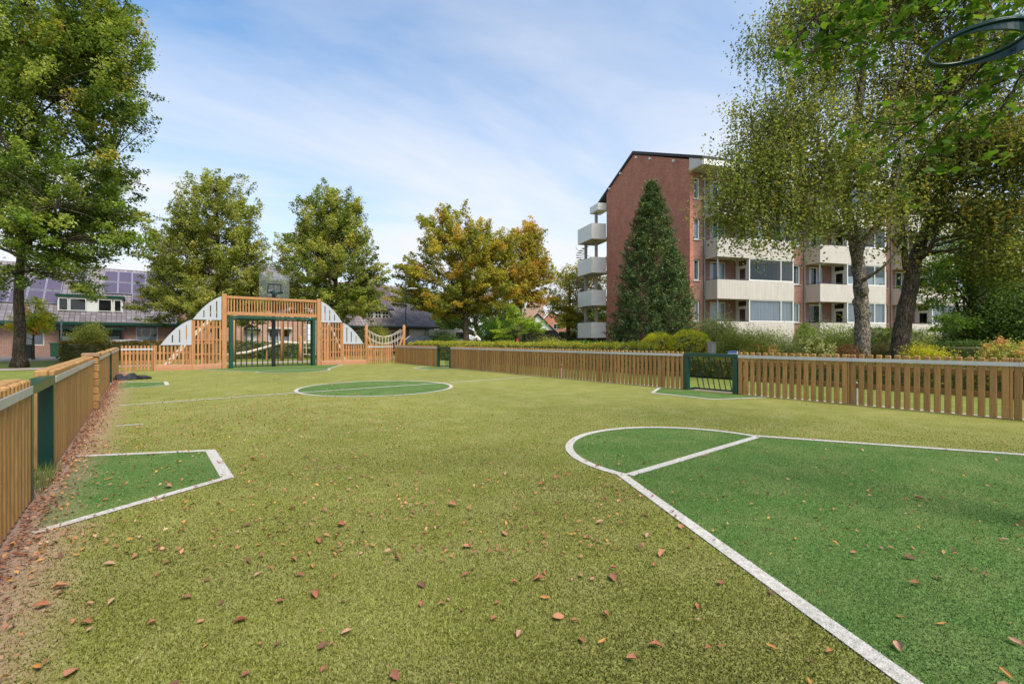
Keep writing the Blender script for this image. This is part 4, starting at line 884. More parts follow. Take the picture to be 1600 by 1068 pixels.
tree('park_tree', 'tall pointed green tree behind the left half of the goal wall', 'tree', b,
     [lobe(325,410,88,85,30,b), lobe(345,325,58,55,30,b), lobe(322,300,28,36,30,b), lobe(385,430,42,55,30,b), lobe(268,435,38,45,30,b), lobe(375,350,30,35,30,b), lobe(330,480,98,40,30,b), lobe(300,350,36,42,30,b), lobe(385,475,45,38,30,b), lobe(262,475,42,34,30,b), lobe(360,385,48,48,30,b), lobe(292,395,48,50,30,b)],
     [(0,0,0),(0,0,2.5),(.1,0,6),(0,0,10.8)], .24, G1, .175, 820, 78, .29, 22, vs=.6, group='pair of pointed trees behind the goal')
b = W(526,32)
tree('park_tree', 'tall pointed green tree behind the right half of the goal wall', 'tree', b,
     [lobe(512,420,78,80,32,b), lobe(522,330,36,46,32,b), lobe(512,345,55,45,32,b), lobe(562,400,26,60,32,b), lobe(470,410,40,55,32,b), lobe(520,478,80,28,32,b), lobe(582,430,22,30,32,b), lobe(548,345,25,35,32,b), lobe(455,465,36,34,32,b), lobe(565,465,36,36,32,b), lobe(540,380,40,48,32,b), lobe(485,375,36,46,32,b)],
     [(0,0,0),(0,0,2.5),(-.1,0,6),(0,0,10.8)], .24, [((.09,.12,.022),4)]+G1[1:], .185, 720, 76, .30, 22, vs=.6, group='pair of pointed trees behind the goal')
b = W(728,38)
tree('maple_tree', 'wide yellow-green maple with dark trunk in the middle distance', 'tree', b,
     [lobe(720,420,75,62,38,b), lobe(700,365,52,40,38,b), lobe(752,380,48,40,38,b), lobe(650,425,38,38,38,b), lobe(645,465,42,20,38,b), lobe(700,475,65,22,38,b), lobe(765,455,50,42,38,b), lobe(790,400,32,40,38,b), lobe(690,345,18,18,38,b), lobe(725,340,14,16,38,b)],
     [(0,0,0),(0,0,2.2),(0,0,4.5),(-.2,0,8.5)], .30, GM, .235, 470, 95, .38, 22, vs=.6, group='autumn maples')
b = W(812,42)
tree('maple_tree', 'slimmer maple with orange patches right of the wide maple', 'tree', b,
     [lobe(815,405,36,48,42,b), lobe(832,380,24,34,42,b), lobe(842,425,22,30,42,b), lobe(800,450,36,38,42,b), lobe(830,460,26,24,42,b), lobe(824,365,12,20,42,b)],
     [(0,0,0),(0,0,3),(.2,0,6),(.5,0,9.5)], .26, GO+[((.30,.28,.05),3)], .235, 240, 90, .4, 12, vs=.6, group='autumn maples')
b = W(888,50)
tree('maple_tree', 'olive-yellow maple half hidden behind the rear landings', 'tree', b,
     [lobe(885,440,34,32,50,b), lobe(870,480,36,26,50,b), lobe(905,460,34,42,50,b), lobe(935,430,24,34,50,b), lobe(890,500,30,20,50,b), lobe(945,480,24,40,50,b)],
     [(0,0,0),(0,0,3),(.2,0,5),(.2,0,8)], .28, GM, .26, 140, 95, .55, 12, vs=.6, group='autumn maples')
b = W(752,52)
tree('dark_tree', 'dark spreading tree seen under the wide maple', 'tree', b,
     [lobe(745,478,58,26,52,b), lobe(690,492,44,28,52,b), lobe(790,488,34,26,52,b), lobe(720,505,30,18,52,b)],
     [(0,0,0),(-.3,0,1.5),(-.8,0,3),(-.5,0,4.5)], .5, GD+[((.07,.09,.03),3)], .24, 130, 80, .5, 14, vs=.6)
b = W(655,60)
tree('dark_tree', 'grey-green weeping tree between the garage house and the wide maple', 'tree', b,
     [lobe(660,480,30,28,60,b), lobe(690,470,24,24,60,b), lobe(640,500,24,22,60,b)],
     [(0,0,0),(0,0,2),(.3,0,4),(.2,0,5)], .3, [((.08,.10,.05),3),((.12,.14,.07),2)], .24, 90, 80, .5, 10, vs=.6, hang=.5)
b = W(808,33)
tree('young_tree', 'small bright yellow-green tree above the hedge in the middle distance', 'tree', b,
     [lobe(808,510,36,17,33,b), lobe(803,490,14,12,33,b), lobe(785,522,22,10,33,b), lobe(835,512,22,9,33,b)],
     [(0,0,0),(0,0,.8),(0,0,1.6),(-.1,0,2.7)], .06, GY, .14, 90, 45, .2, 12, vs=.35)
b = W(52,26)
tree('young_tree', 'small yellow-orange tree behind the lime trunk', 'tree', b,
     [lobe(55,478,14,16,26,b), lobe(52,505,26,18,26,b), lobe(35,512,20,12,26,b), lobe(68,500,14,14,26,b)],
     [(0,0,0),(0,0,.9),(0,0,1.8),(.1,0,3.2)], .06, [((.50,.48,.04),3),((.32,.40,.04),3),((.6,.30,.06),1.5)], .13, 80, 50, .2, 10, vs=.5)
for i,(px_, d_, w__, h__, lab, pal_) in enumerate(((565,70,40,26,'distant tree over the ridge left of the garage house', GD), (700,72,38,24,'distant dark tree right of the garage house', GD), (790,75,40,22,'distant tree under the slim orange maple', GD+G1[:1]), (905,80,36,28,'distant tree beyond the long dark hedge', G1), (950,70,30,30,'distant tree beside the lowest rear landing', GD+G1[:2]), (612,80,30,20,'distant tree behind the garage house roof', G1))):
    b = W(px_, d_)
    tree('distant_tree', lab, 'tree', b, [lobe(px_,525-h__,w__,h__*.8,d_,b), lobe(px_-w__*.4,520-h__*.6,w__*.6,h__*.6,d_,b), lobe(px_+w__*.45,520-h__*.7,w__*.55,h__*.6,d_,b)],
         [(0,0,0),(0,0,1.5),(.2,0,3),(.1,0,4.5)], .25, pal_, .42, 70, 60, .6, 8, vs=.6, group='distant trees')
# conifer
b = W(1018,25)
root = empty('conifer', (b[0],b[1],0), 0, 'dense dark green conical conifer in front of the brick gable', 'tree')
q = MB(); q.tube([(0,0,0),(0,0,4),(0,0,9.2)], [.2,.12,.02], 8); q.build('trunk', M['darkbark'], root, True)
def conprof(z, top, R0): 
    f = z/top; return R0*np.where(f < .1, .86+.8*f, (1-f)**.64*1.05)
Ps = []; 
for (ox, oy, top, R0, nc) in ((0,0,9.6,2.35,1600),(1.05,-.8,6.0,1.3,480),(-.95,-.1,7.0,1.35,420)):
    z = rng.random(nc)**1.15*top; an = rng.uniform(0,2*math.pi,nc); rr = conprof(z,top,R0)*(.78+.30*rng.random(nc)**.7+.16*(rng.random(nc)<.12)+.08*np.sin(an*3+z*1.3)+.06*np.sin(an*7-z*2.9)); 
    Ps.append(np.stack([ox+rr*np.cos(an), oy+rr*np.sin(an), z+.05],1))
P = np.concatenate(Ps); per = 46; C = np.repeat(P,per,axis=0); f = rng.random((len(C),1)); dirr = C.copy(); dirr[:,2] = 0; dirr /= np.linalg.norm(dirr,axis=1)[:,None]+1e-6
C = C-dirr*(f*.5-.05)+rng.normal(size=C.shape)*(.035+.10*f); C[:,2] -= f[:,0]*.32-.1
C[:,2] = np.maximum(C[:,2],.02); leaf_mesh('crown', C, .115, palette(GC,P,per,.2), M['needle'], root, asp=.32, up=.5)
q = MB()
for i in range(60):
    p = Vector(P[i*9]); q.tube([(0,0,max(.3,p.z-.5)), tuple(p*.9)], [.03,.008], 4, False)
q.build('branches', M['darkbark'], root)
# birches
def birch(base, label, trunk_pts, tr, limbs, lobes, nclump, per, leaf, pal, hang, knots=(), sig=.36, bark='birchbark', group='two old birches behind the right fence', rest=16):
    root = empty('birch_tree', (base[0],base[1],0), 0, label, 'tree', group); mb = MB()
    def rel(p): x, y = W(p[0], p[2]); return Vector((x-base[0], y-base[1], H-(p[1]-530)/FPX*p[2]))
    def smooth(pts, k=5):
        o = []
        for i in range(len(pts)-1):
            p0 = pts[max(i-1,0)]; p1 = pts[i]; p2 = pts[i+1]; p3 = pts[min(i+2,len(pts)-1)]
            for j in range(k):
                t_ = j/k; o.append(.5*((2*p1)+(p2-p0)*t_+(2*p0-5*p1+4*p2-p3)*t_*t_+(3*p1-p0-3*p2+p3)*t_**3))
        return o+[pts[-1]]
    tp = smooth([rel(p) for p in trunk_pts]); n = len(tp); tr_ = [tr*(1-.62*(i/(n-1)))*(1+.07*math.sin(i*1.7)) for i in range(n)]
    tr_[0] *= 1.35; tr_[1] *= 1.15; mb.tube(tp, tr_, 14)
    for (f, an, s_) in knots:
        i = int(f*(n-1)); mb.sphere(tp[i]+Vector((math.cos(an),math.sin(an),0))*tr_[i]*.75, s_, 9, 7, (1,1,1.25))
    mb.build('trunk', M[bark], root, True)
    lm = MB(); LP = []; LR = []
    for (pts, r0) in limbs:
        pp = smooth([rel(p) for p in pts], 4); m_ = len(pp); rs = [r0*(1-.8*i/(m_-1)) for i in range(m_)]
        lm.tube(pp, rs, 8); LP += pp; LR += rs
    LP += tp[n//2:]; LR += tr_[n//2:]
    P = in_lobes(lobes, nclump, .6); LA = np.array([p[:] for p in LP])
    # secondary limbs
    for q_ in in_lobes(lobes, rest*4, .5):
        i = int(np.argmin(np.linalg.norm(LA-q_,axis=1)+np.maximum(0,LA[:,2]-q_[2]))); a = Vector(LA[i]); c_ = Vector(q_); mid = a.lerp(c_,.55)+Vector((0,0,.16*(c_-a).length))
        sg = [a*(1-f)**2+mid*2*f*(1-f)+c_*f*f for f in (0,.2,.4,.6,.8,1)]; lm.tube(sg, [min(LR[i]*.6,.05)*(1-.8*k/5) for k in range(6)], 5, False); LP += sg[2:]; LR += [.02]*4
    LA = np.array([p[:] for p in LP])
    for c in P:
        i = int(np.argmin(np.linalg.norm(LA-c,axis=1)+np.maximum(0,LA[:,2]-c[2]))); a = Vector(LA[i]); c_ = Vector(c)
        lm.tube([a, a.lerp(c_,.5)+Vector((0,0,.12*(c_-a).length)), c_, c_+Vector((random.uniform(-.1,.1),random.uniform(-.1,.1),-hang*1.3))], [.012,.008,.004,.002], 4, False)
    lm.build('branches', M[bark], root, True)
    tot = nclump*per; C = np.repeat(P,per,axis=0)+rng.normal(size=(tot,3))*np.array([sig,sig,sig*.6])
    # hanging strings: leaves follow a few vertical threads per clump
    th2 = rng.integers(0,4,tot); off = rng.normal(size=(nclump,4,2))*sig; ci = np.repeat(np.arange(nclump),per); use = rng.random(tot) < .6
    C[use,0] = P[ci[use],0]+off[ci[use],th2[use],0]+rng.normal(0,.03,use.sum()); C[use,1] = P[ci[use],1]+off[ci[use],th2[use],1]+rng.normal(0,.03,use.sum())
    C[:,2] -= np.where(use, rng.random(tot)*hang*2.2, rng.exponential(hang*.3,tot))
    leaf_mesh('crown', C, leaf, palette(pal,P,per,.25), M['leaf'], root, up=.1, asp=.7, droop=1.5)
    return root
b = W(1348,14.0); D = 14.0
birch(b, 'left birch with pale knotty trunk rising behind the right fence',
      [(1348,605,D),(1348,560,D),(1347,500,D),(1345,455,D),(1341,415,D),(1334,370,D),(1325,335,D),(1322,280,D),(1330,220,D),(1345,150,D),(1350,60,D)], .225,
      [([(1340,418,D),(1345,385,13.7),(1372,350,13.5),(1395,300,13.3),(1410,230,13)], .14),
       ([(1343,440,D),(1358,432,13.6),(1385,412,13.2),(1410,380,13)], .07),
       ([(1332,372,D),(1300,352,13.8),(1270,338,13.6),(1255,318,13.4),(1252,270,13.2),(1235,200,13)], .13),
       ([(1330,366,D),(1290,366,13.2),(1262,360,12.8),(1245,372,12.6)], .05),
       ([(1324,300,D),(1290,250,13.7),(1265,180,13.6),(1245,100,13.5)], .09),
       ([(1325,260,D),(1370,190,13.8),(1410,110,13.6),(1430,30,13.5)], .09)],
      [lobe(1200,270,65,70,13.2,b), lobe(1165,320,42,55,13,b), lobe(1240,180,75,70,13.4,b), lobe(1300,90,90,90,14,b), lobe(1200,368,48,24,12.8,b), lobe(1300,250,70,65,13,b), lobe(1350,-40,120,90,14,b), lobe(1390,180,70,75,13.8,b), lobe(1185,200,42,50,13.6,b), lobe(1205,60,42,50,13.8,b), lobe(1395,320,36,40,13.2,b), lobe(1150,260,30,30,13,b), lobe(1270,330,40,35,12.6,b), lobe(1150,305,50,45,13,b), lobe(1235,315,60,45,13.2,b), lobe(1320,335,55,35,13.4,b), lobe(1205,225,60,50,13.4,b), lobe(1345,260,55,50,13.6,b), lobe(1270,20,60,60,14,b)],
      900, 108, .074, GB, .21, knots=((.27,2.5,.13),(.30,3.8,.15),(.33,.3,.12),(.15,.5,.09),(.22,5.2,.1)))
b = W(1408,15.0); D = 15.0
birch(b, 'right birch with dark leaning trunk behind the right fence',
      [(1402,605,D),(1405,550,D),(1412,500,D),(1422,450,D),(1428,415,D),(1436,385,D),(1450,350,D),(1468,300,D),(1480,230,D),(1490,120,D)], .27,
      [([(1422,440,D),(1415,410,14.7),(1412,370,14.6),(1405,320,14.4),(1400,250,14.2)], .13),
       ([(1436,395,D),(1450,365,14.6),(1500,330,14),(1550,290,13.5),(1590,280,13.2)], .12),
       ([(1466,310,D),(1520,250,14.5),(1560,180,14),(1600,120,13.6)], .10),
       ([(1430,410,D),(1455,385,14.3),(1462,350,14.2),(1490,300,14)], .10)],
      [lobe(1440,270,65,60,14.5,b), lobe(1520,220,85,80,14,b), lobe(1580,320,70,65,14,b), lobe(1500,340,60,40,14,b), lobe(1540,90,90,80,14,b), lobe(1400,300,40,60,14,b), lobe(1430,120,60,70,14.4,b), lobe(1620,200,70,100,14,b), lobe(1405,375,28,28,14.2,b), lobe(1470,-30,120,80,14,b), lobe(1600,400,50,40,13.6,b), lobe(1560,400,60,35,13.8,b), lobe(1470,230,60,50,14,b), lobe(1590,250,60,60,13.6,b)],
      860, 100, .085, GBR, .2, knots=((.30,2.9,.14),(.24,5.5,.11),(.36,3.2,.1)), bark='darkbark')
# multi-stem garden tree at right
b = W(1522,17)
root_t = tree('garden_tree', 'leafy multi-stem tree right of the birches in front of the cream wall', 'tree', b,
     [lobe(1500,420,52,40,17,b), lobe(1455,460,28,26,16.5,b), lobe(1560,430,60,55,17,b), lobe(1540,380,60,50,16.5,b), lobe(1600,470,50,60,17,b), lobe(1460,415,24,24,16.5,b), lobe(1480,500,25,22,16,b)],
     [(0,0,0),(.05,0,1.2),(-.1,.1,2.5),(.2,0,5)], .12, [((.07,.125,.02),4),((.12,.19,.03),2.5),((.04,.075,.014),3),((.2,.2,.03),.8)], .12, 230, 70, .28, 16, vs=.55, bark='darkbark')
st = MB()
for dx, dy, tx, ty, hz_ in ((-.25,.1,-.9,.2,2.8),(.25,.0,.7,.3,3.6),(-.1,-.25,-1.6,-.4,2.6),(.15,.25,.2,.8,4)):
    st.tube([(dx,dy,0),(dx*1.3,dy*1.2,1.2),((dx+tx)/2,(dy+ty)/2,hz_*.7),(tx,ty,hz_)], [.07,.06,.045,.02], 7)
st.build('stems', M['darkbark'], root_t, True)
# near tree whose branches reach in at the top right; its trunk stands outside the frame behind the near goal
nb0 = (7.6,-2.2)
nr = empty('overhanging_tree', (nb0[0],nb0[1],0), 0, 'near broad-leaved tree whose branches hang in at the top right', 'tree')
def nrel(px, py, d): x, y = W(px, d); return Vector((x-nb0[0], y-nb0[1], H-(py-530)/FPX*d))
q = MB(); q.tube([(0,0,0),(0,.05,2),(-.1,.2,4),(-.3,.5,6.5)], [.24,.19,.15,.08], 10); q.build('trunk', M['bark'], nr, True)
BR = [[(1640,20,4.6),(1560,75,4.9),(1500,140,5.2),(1440,190,5.5),(1380,235,5.7)],
      [(1700,-80,4.2),(1560,-60,4.6),(1450,-40,5),(1340,-10,5.3),(1270,30,5.5),(1225,85,5.6)],
      [(1450,-40,5),(1395,20,5.1),(1375,70,5.2)],
      [(1340,-10,5.3),(1300,25,5.4),(1290,50,5.4)],
      [(1560,-60,4.6),(1500,10,4.8),(1450,60,5.0)],
      [(1640,20,4.6),(1600,110,4.8),(1560,180,5.0),(1500,245,5.2)],
      [(1500,140,5.2),(1455,150,5.3),(1400,125,5.4)],
      [(1700,-80,4.2),(1640,-20,4.5),(1540,30,4.7),(1480,45,4.9)],
      [(1440,190,5.5),(1400,195,5.6),(1360,190,5.7),(1330,165,5.7)],
      [(1600,110,4.8),(1520,150,5),(1450,230,5.4),(1420,290,5.6)],
      [(1270,30,5.5),(1300,60,5.5),(1345,75,5.5),(1370,60,5.5)]]
q = MB(); LC = []
start = Vector((-.2,.4,4.6))
for bi, br in enumerate(BR):
    pp = [nrel(*p) for p in br]
    if bi in (0,1): pp = [start]+pp
    q.tube(pp, [(.022 if bi < 2 else .009)*(1-.85*i/(len(pp)-1))+.003 for i in range(len(pp))], 5)
    for i in range(len(pp)-1):
        if bi in (0,1) and i == 0: continue
        L_ = (pp[i+1]-pp[i]).length; nn = int(L_*(32 if bi in (1,2,3,4,7,10) else 20))+1
        for j in range(nn):
            base_ = pp[i].lerp(pp[i+1], (j+random.random())/nn); e_ = base_+Vector((random.gauss(0,.16),random.gauss(0,.16),random.uniform(-.26,.06)))
            if random.random() < .8:
                q.tube([base_, base_.lerp(e_,.5)+Vector((0,0,.02)), e_], [.004,.003,.0015], 4, False)
                for _ in range(random.randint(3,6)): LC.append(e_+Vector((random.gauss(0,.055),random.gauss(0,.055),random.gauss(0,.04))))
q.build('branches', M['darkbark'], nr, True)
vs = []; k7 = [(0,0),(.30,.12),(.50,.42),(.32,.55),(.20,.62),(0,1.0),(-.20,.62),(-.32,.55),(-.50,.42),(-.30,.12)]
LV = []; 
for c in LC:
    s_ = random.uniform(.07,.12); n_ = Vector((random.gauss(0,.5),random.gauss(0,.5),1)).normalized(); t_ = Vector((random.gauss(0,1),random.gauss(0,1),random.uniform(-1.2,.1))); t_ = (t_-n_*t_.dot(n_)).normalized(); w_ = n_.cross(t_)
    for (a, b_) in k7: LV.append(c+w_*a*s_+t_*b_*s_-n_*abs(a)*s_*random.uniform(.1,.35)-n_*b_*b_*s_*.2)
LV = np.array([v[:] for v in LV]); cl = np.array([[.07,.15,.016],[.10,.20,.022],[.05,.11,.014],[.14,.22,.03]])[rng.integers(0,4,len(LC))]*(1+rng.normal(0,.15,(len(LC),1)))
quads('crown', LV, cl, leafmat('broad_leaf', .5), nr, 10)
# ------------------------------------------------------------------ playground, street things
def log_post(x, y, h, label, r_=.09, group='wooden playground posts'):
    r0 = empty('log_post', (x,y,0), 0, label, 'post', group)
    q = MB(); q.tube([(0,0,0),(0,0,h*.5),(.01,0,h-.06),(.01,0,h)], [r_,r_*.97,r_*.95,r_*.55], 12); q.build('log', M['wood2'], r0, True); return r0
log_post(3.87,28.3,2.5,'tall playground log post seen behind the left goal post')
log_post(5.98,27.3,2.5,'tall playground log post seen through the middle of the goal')
log_post(6.75,26.7,1.35,'short playground log post seen through the right of the goal')
log_post(9.9,25.4,1.95,'log post at the left end of the rope bridge')
log_post(12.0,25.0,2.0,'log post at the right end of the rope bridge')
rb = empty('rope_bridge', (9.9,25.4,0), math.atan2(-.4,2.1), 'rope bridge with hand ropes behind the far right court corner', 'play equipment')
for y in (-.0,.7):
    for z0 in (1.75,1.35):
        q = MB(); pts = [(2.14*i/12, y, z0-.45*math.sin(math.pi*i/12)) for i in range(13)]; q.tube(pts, .018, 6); q.build('hand_rope', M['rope'], rb)
    q = MB()
    for i in range(1,12): x = 2.14*i/12; q.tube([(x,y,1.75-.45*math.sin(math.pi*i/12)),(x+random.uniform(-.04,.04),y,.65-.2*math.sin(math.pi*i/12))], .012, 5)
    q.build('hanging_ropes', M['rope'], rb)
q = MB()
for i in range(13): x = .05+2.0*i/12; z = .62-.2*math.sin(math.pi*i/12); q.box(x-.06,x+.06,-.02,.72,z,z+.04)
q.build('planks', M['wood2'], rb)
for x, s_ in ((0,1),(2.14,-1)):
    q = MB(); q.tube([(x,.0,1.5),(x-s_*.0+s_*.42,-.15,.4),(x+s_*.5,-.2,0)], [.06,.06,.06], 8); q.build('brace_log', M['wood2'], rb)
cn = empty('climbing_net', (6.9,26.9,0), -.35, 'rope climbing net beside the short log post behind the goal', 'play equipment')
for x in (0,1.3):
    q = MB(); q.tube([(x,0,0),(x,0,2.4)], .07, 8); q.build('post', M['wood2'], cn)
q = MB()
for i in range(6): q.tube([(.0,0,.35+i*.36),(.6,-.05,.30+i*.36),(1.3,0,.35+i*.36)], .022, 5)
for i in range(5): q.tube([(.2+i*.24,-.03,.3),(.22+i*.24,-.03,2.2)], .02, 5)
q.build('net', M['rope'], cn)
bb_ = empty('balance_beam', (3.6,29.3,0), 0, 'curved timber balance beam seen through the goal', 'play equipment')
q = MB(); q.tube([(0,0,.30),(1,-.1,.42),(2,-.2,.72),(2.8,-.2,.98),(3.8,-.2,.92),(4.6,-.1,.95)], .08, 8); q.build('beam', M['rope'], bb_, True)
for x, z in ((.1,.3),(2.0,.7),(4.4,.9)): q = MB(); q.tube([(x,-.12,0),(x,-.12,z)], .06, 8); q.build('leg', M['wood2'], bb_)
cf_ = empty('climbing_tower', (1.75,25.5,0), .1, 'wooden climbing tower with slanted pale beams behind the left goal wall', 'play equipment')
for x, y in ((0,0),(.9,0),(0,1),(.9,1)): q = MB(); q.tube([(x,y,0),(x,y,2.2 if x else 1.9)], .07, 8); q.build('post', M['wood2'], cf_)
q = MB(); q.box(-.05,.95,-.05,1.05,.95,1.02); q.build('deck', M['wood2'], cf_)
for y in (0,.6): q = MB(); q.tube([(-.9,y-.3,0),(.1,y-.3,1.3),(.9,y-.3,2.2)], .05, 8); q.build('slanted_beam', M['rope'], cf_)
rs = empty('trail_log', (8.45,24.5,0), 0, 'leaning climbing logs behind the right part of the goal wall', 'play equipment')
q = MB(); q.tube([(0,0,0),(-.5,.3,1.4),(-.95,.5,2.4)], .05, 8); q.build('leaning_log', M['rope'], rs)
q = MB(); q.tube([(-.9,.5,0),(-.95,.5,2.5)], .07, 8); q.build('post', M['wood2'], rs)
def lamp(px, d, h, label):
    x, y = W(px, d); r0 = empty('street_lamp', (x,y,0), -TH, label, 'street lamp'); q = MB(); q.tube([(0,0,0),(0,0,1),(0,0,h-.15),(.1,0,h)], [.06,.05,.04,.03], 8)
    q.build('pole', M['dkgreen'], r0, True); q = MB(); q.tube([(.1,0,h),(.45,0,h+.03),(.9,0,h+.02)], [.05,.07,.04], 8); q.build('lamp_head', M['curtain'], r0, True)
lamp(634,36,5.1,'grey street lamp in front of the garage house')
x, y = W(96,25.5); q = MB(); q.tube([(0,0,0),(0,0,2.25)], .035, 8); o = q.build('metal_pole', M['greypole']); o.location = (x,y,0); tag(o, 'bare grey metal pole beside the green wheelie bin', 'pole')
x, y = W(91,28); wb = empty('wheelie_bin', (x,y,0), -.6, 'green wheelie bin standing by the road at left', 'bin')
q = MB(); q.prism([(-.24,-.24),(.24,-.24),(.29,.29),(-.29,.29)], .08, .5); q.v = [(v[0]*(1 if v[2] < .2 else 1.08), v[1]*(1 if v[2] < .2 else 1.08), v[2]*1.9-.05) for v in q.v]; q.build('bin_body', paint('bin_green', (.03,.14,.05), .5), wb)
q = MB(); q.bbox(-.33,.33,-.30,.35,.905,.965,.02); q.build('lid', paint('bin_lid', (.05,.22,.09), .5), wb)
for s_ in (-.3,.3): q = MB(); q.tube([(s_-.03,.28,.09),(s_+.03,.28,.09)], .09, 12); q.build('wheel', M['tyre'], wb)
x, y = W(45,28); q = MB(); q.bbox(-.14,.14,-.1,.1,0,.85,.03); q.tube([(-.2,0,0),(-.2,0,.75)], .04, 6); q.tube([(.22,0,0),(.22,0,.8)], .04, 6); o = q.build('utility_post', M['black']); o.location = (x,y,0); tag(o, 'short dark utility post between stakes by the road', 'post')
x, y = W(1112,16.3); q = MB(); q.bbox(-.13,.13,-.1,.1,0,1.03,.012); q.bbox(-.15,.15,-.12,.12,1.032,1.06,.008); o = q.build('utility_box', M['concrete']); o.location = (x,y,0); tag(o, 'small pale utility box right of the golden globe shrubs', 'box')
# little blue and white sign on the gate
sg = empty('info_sign', (XR+.16,4.72,0), -math.pi/2, 'small blue and white sign standing at the near right gate', 'sign')
q = MB(); q.box(-.02,.02,.03,.06,.0,.80); q.build('stake', M['greypole'], sg)
q = MB(); q.box(-.10,.10,.0,.02,.80,.90); pl_ = q.build('plate', M['white'], sg); q = MB(); q.box(-.098,.098,-.004,-.001,.862,.898); q.build('blue_band', paint('sign_blue', (.03,.15,.55), .4), pl_)
q = MB(); q.box(-.085,-.02,-.004,-.001,.825,.84); q.box(.0,.08,-.004,-.001,.83,.842); q.build('print_marks', paint('sign_grey', (.25,.28,.38), .5), pl_)
# striped bollard
x, y = W(808,31); bo = empty('bollard', (x,y,0), 0, 'red and white striped post poking above the hedge', 'post')
for i in range(4): q = MB(); q.tube([(0,0,i*.3),(0,0,i*.3+.3)], .06, 10); q.build('red_band' if i%2 else 'white_band', paint('bollard_red', (.5,.03,.02), .4) if i%2 else M['white'], bo)
# crumpled black jacket
jk = empty('jacket', (-.28,17.1,0), .05, 'crumpled black jacket lying on the turf by the far left gate', 'jacket')
bm = bmesh.new(); bmesh.ops.create_icosphere(bm, subdivisions=4, radius=1)
for v in bm.verts:
    x, y, z = v.co; f = .10*math.sin(7*x+3*y)+.08*math.sin(11*y-5*x)+.06*math.sin(17*x+9*z); v.co = Vector((x*.33+.08*math.sin(3*y), y*.2, max(z,-.05)*(.13+f*.35)+.03*math.sin(9*x)*(z>0))); v.co.z = max(v.co.z, .004)
me = bpy.data.meshes.new('cloth'); bm.to_mesh(me); me.materials.append(pmat('black_cloth', (.012,.012,.016), (.02,.02,.026), 12, .75, bmp=.4)); me.polygons.foreach_set('use_smooth',[True]*len(me.polygons)); o = bpy.data.objects.new('cloth', me); COL.objects.link(o); o.parent = jk
q = MB(); q.tube([(.2,-.02,.05),(.36,-.1,.06),(.46,-.06,.03),(.5,.02,.02)], [.07,.065,.05,.04], 8); q.build('sleeve', me.materials[0], jk, True)
# vehicles
def vehicle(px, d, rz, col, label, van=False, cat='car'):
    x, y = W(px, d); r0 = empty('parked_van' if van else 'parked_car', (x,y,0), rz, label, cat)
    pm = paint('paint_'+('van' if van else 'car'), col, .2)
    if van: body = [(-2.4,.35),(2.3,.35),(2.42,.6),(2.35,1.05),(1.75,1.2),(1.25,1.95),(.9,2.02),(-2.3,2.05),(-2.42,1.9)]
    else: body = [(-2.1,.32),(2.05,.32),(2.12,.55),(2.0,.78),(1.1,.92),(.45,1.38),(.1,1.44),(-1.1,1.42),(-1.75,1.02),(-2.1,.92)]
    hw = .88
    q = MB(); n = len(body); vs = []; fs = []
    for yy in (-hw,-hw*.98,hw*.98,hw):
        for (a, z) in body:
            k_ = 1 if z < 1.0 else 1-.16*(z-1.0)/(.45 if not van else 1.6); ins = .97 if abs(yy) == hw else 1; vs.append((a*ins, yy*k_, z if ins == 1 else z*.985+.008))
    for j in range(3):
        for i in range(n): fs.append((j*n+i, j*n+(i+1)%n, (j+1)*n+(i+1)%n, (j+1)*n+i))
    fs += [tuple(range(n-1,-1,-1)), tuple(3*n+i for i in range(n))]; q.add(vs, fs); q.build('body', pm, r0)
    gm = paint('car_glass', (.02,.025,.03), .06); zt = 1.36 if not van else 1.85; zb = .95 if not van else 1.22
    for s_ in (-1,1):
        yb = s_*(hw+.004)*(.985); ytp = s_*(hw*(1-.16*(zt-1)/(.45 if not van else 1.6))+.008); q = MB()
        wn = ([(-1.5,-.35),(-.28,.75)] if not van else [(.35,1.35)])
        for a, b_ in wn:
            ta, tb = (a+.3 if a < -1 else a, b_-.55 if b_ > .7 else b_) if not van else (a, b_-.25)
            q.quad((a,yb,zb),(b_,yb,zb),(tb,ytp,zt-.04),(ta,ytp,zt-.04))
        q.build('side_window', gm, r0)
    q = MB()
    if van: q.quad((1.77,-.76,1.22),(1.77,.76,1.22),(1.30,.70,1.90),(1.30,-.70,1.90))
    else: q.quad((1.09,-.78,.945),(1.09,.78,.945),(.50,.66,1.37),(.50,-.66,1.37)); q.quad((-1.72,-.76,1.07),(-1.72,.76,1.07),(-1.18,.66,1.415),(-1.18,-.66,1.415))
    q.build('windscreen', gm, r0)
    for a in (-1.35,1.35):
        for s_ in (-1,1):
            q = MB(); q.tube([(a,s_*.70,.33),(a,s_*.90,.33)], .33, 20); wh = q.build('wheel', M['tyre'], r0); q = MB(); q.tube([(a,s_*.895,.33),(a,s_*.915,.33)], .2, 12); q.build('rim', M['galv'], wh)
    for s_ in (-.62,.62): q = MB(); q.bbox(2.02 if not van else 2.36,2.13 if not van else 2.45,s_-.17,s_+.17,.6,.74,.02); q.build('headlight', M['white'], r0)
    return r0
vehicle(210,33.3,.0,(.30,.31,.33),'silver grey car parked behind the beech hedge').scale = (1,1,.80)
vehicle(652,36.5,.05,(.03,.035,.04),'dark car parked in front of the white garage door')
vehicle(700,43,.0,(.6,.62,.65),'pale grey van parked behind a dark bush', True, 'van')
vehicle(846,44,-.1,(.015,.015,.018),'black van parked before the distant gabled houses', True, 'van')
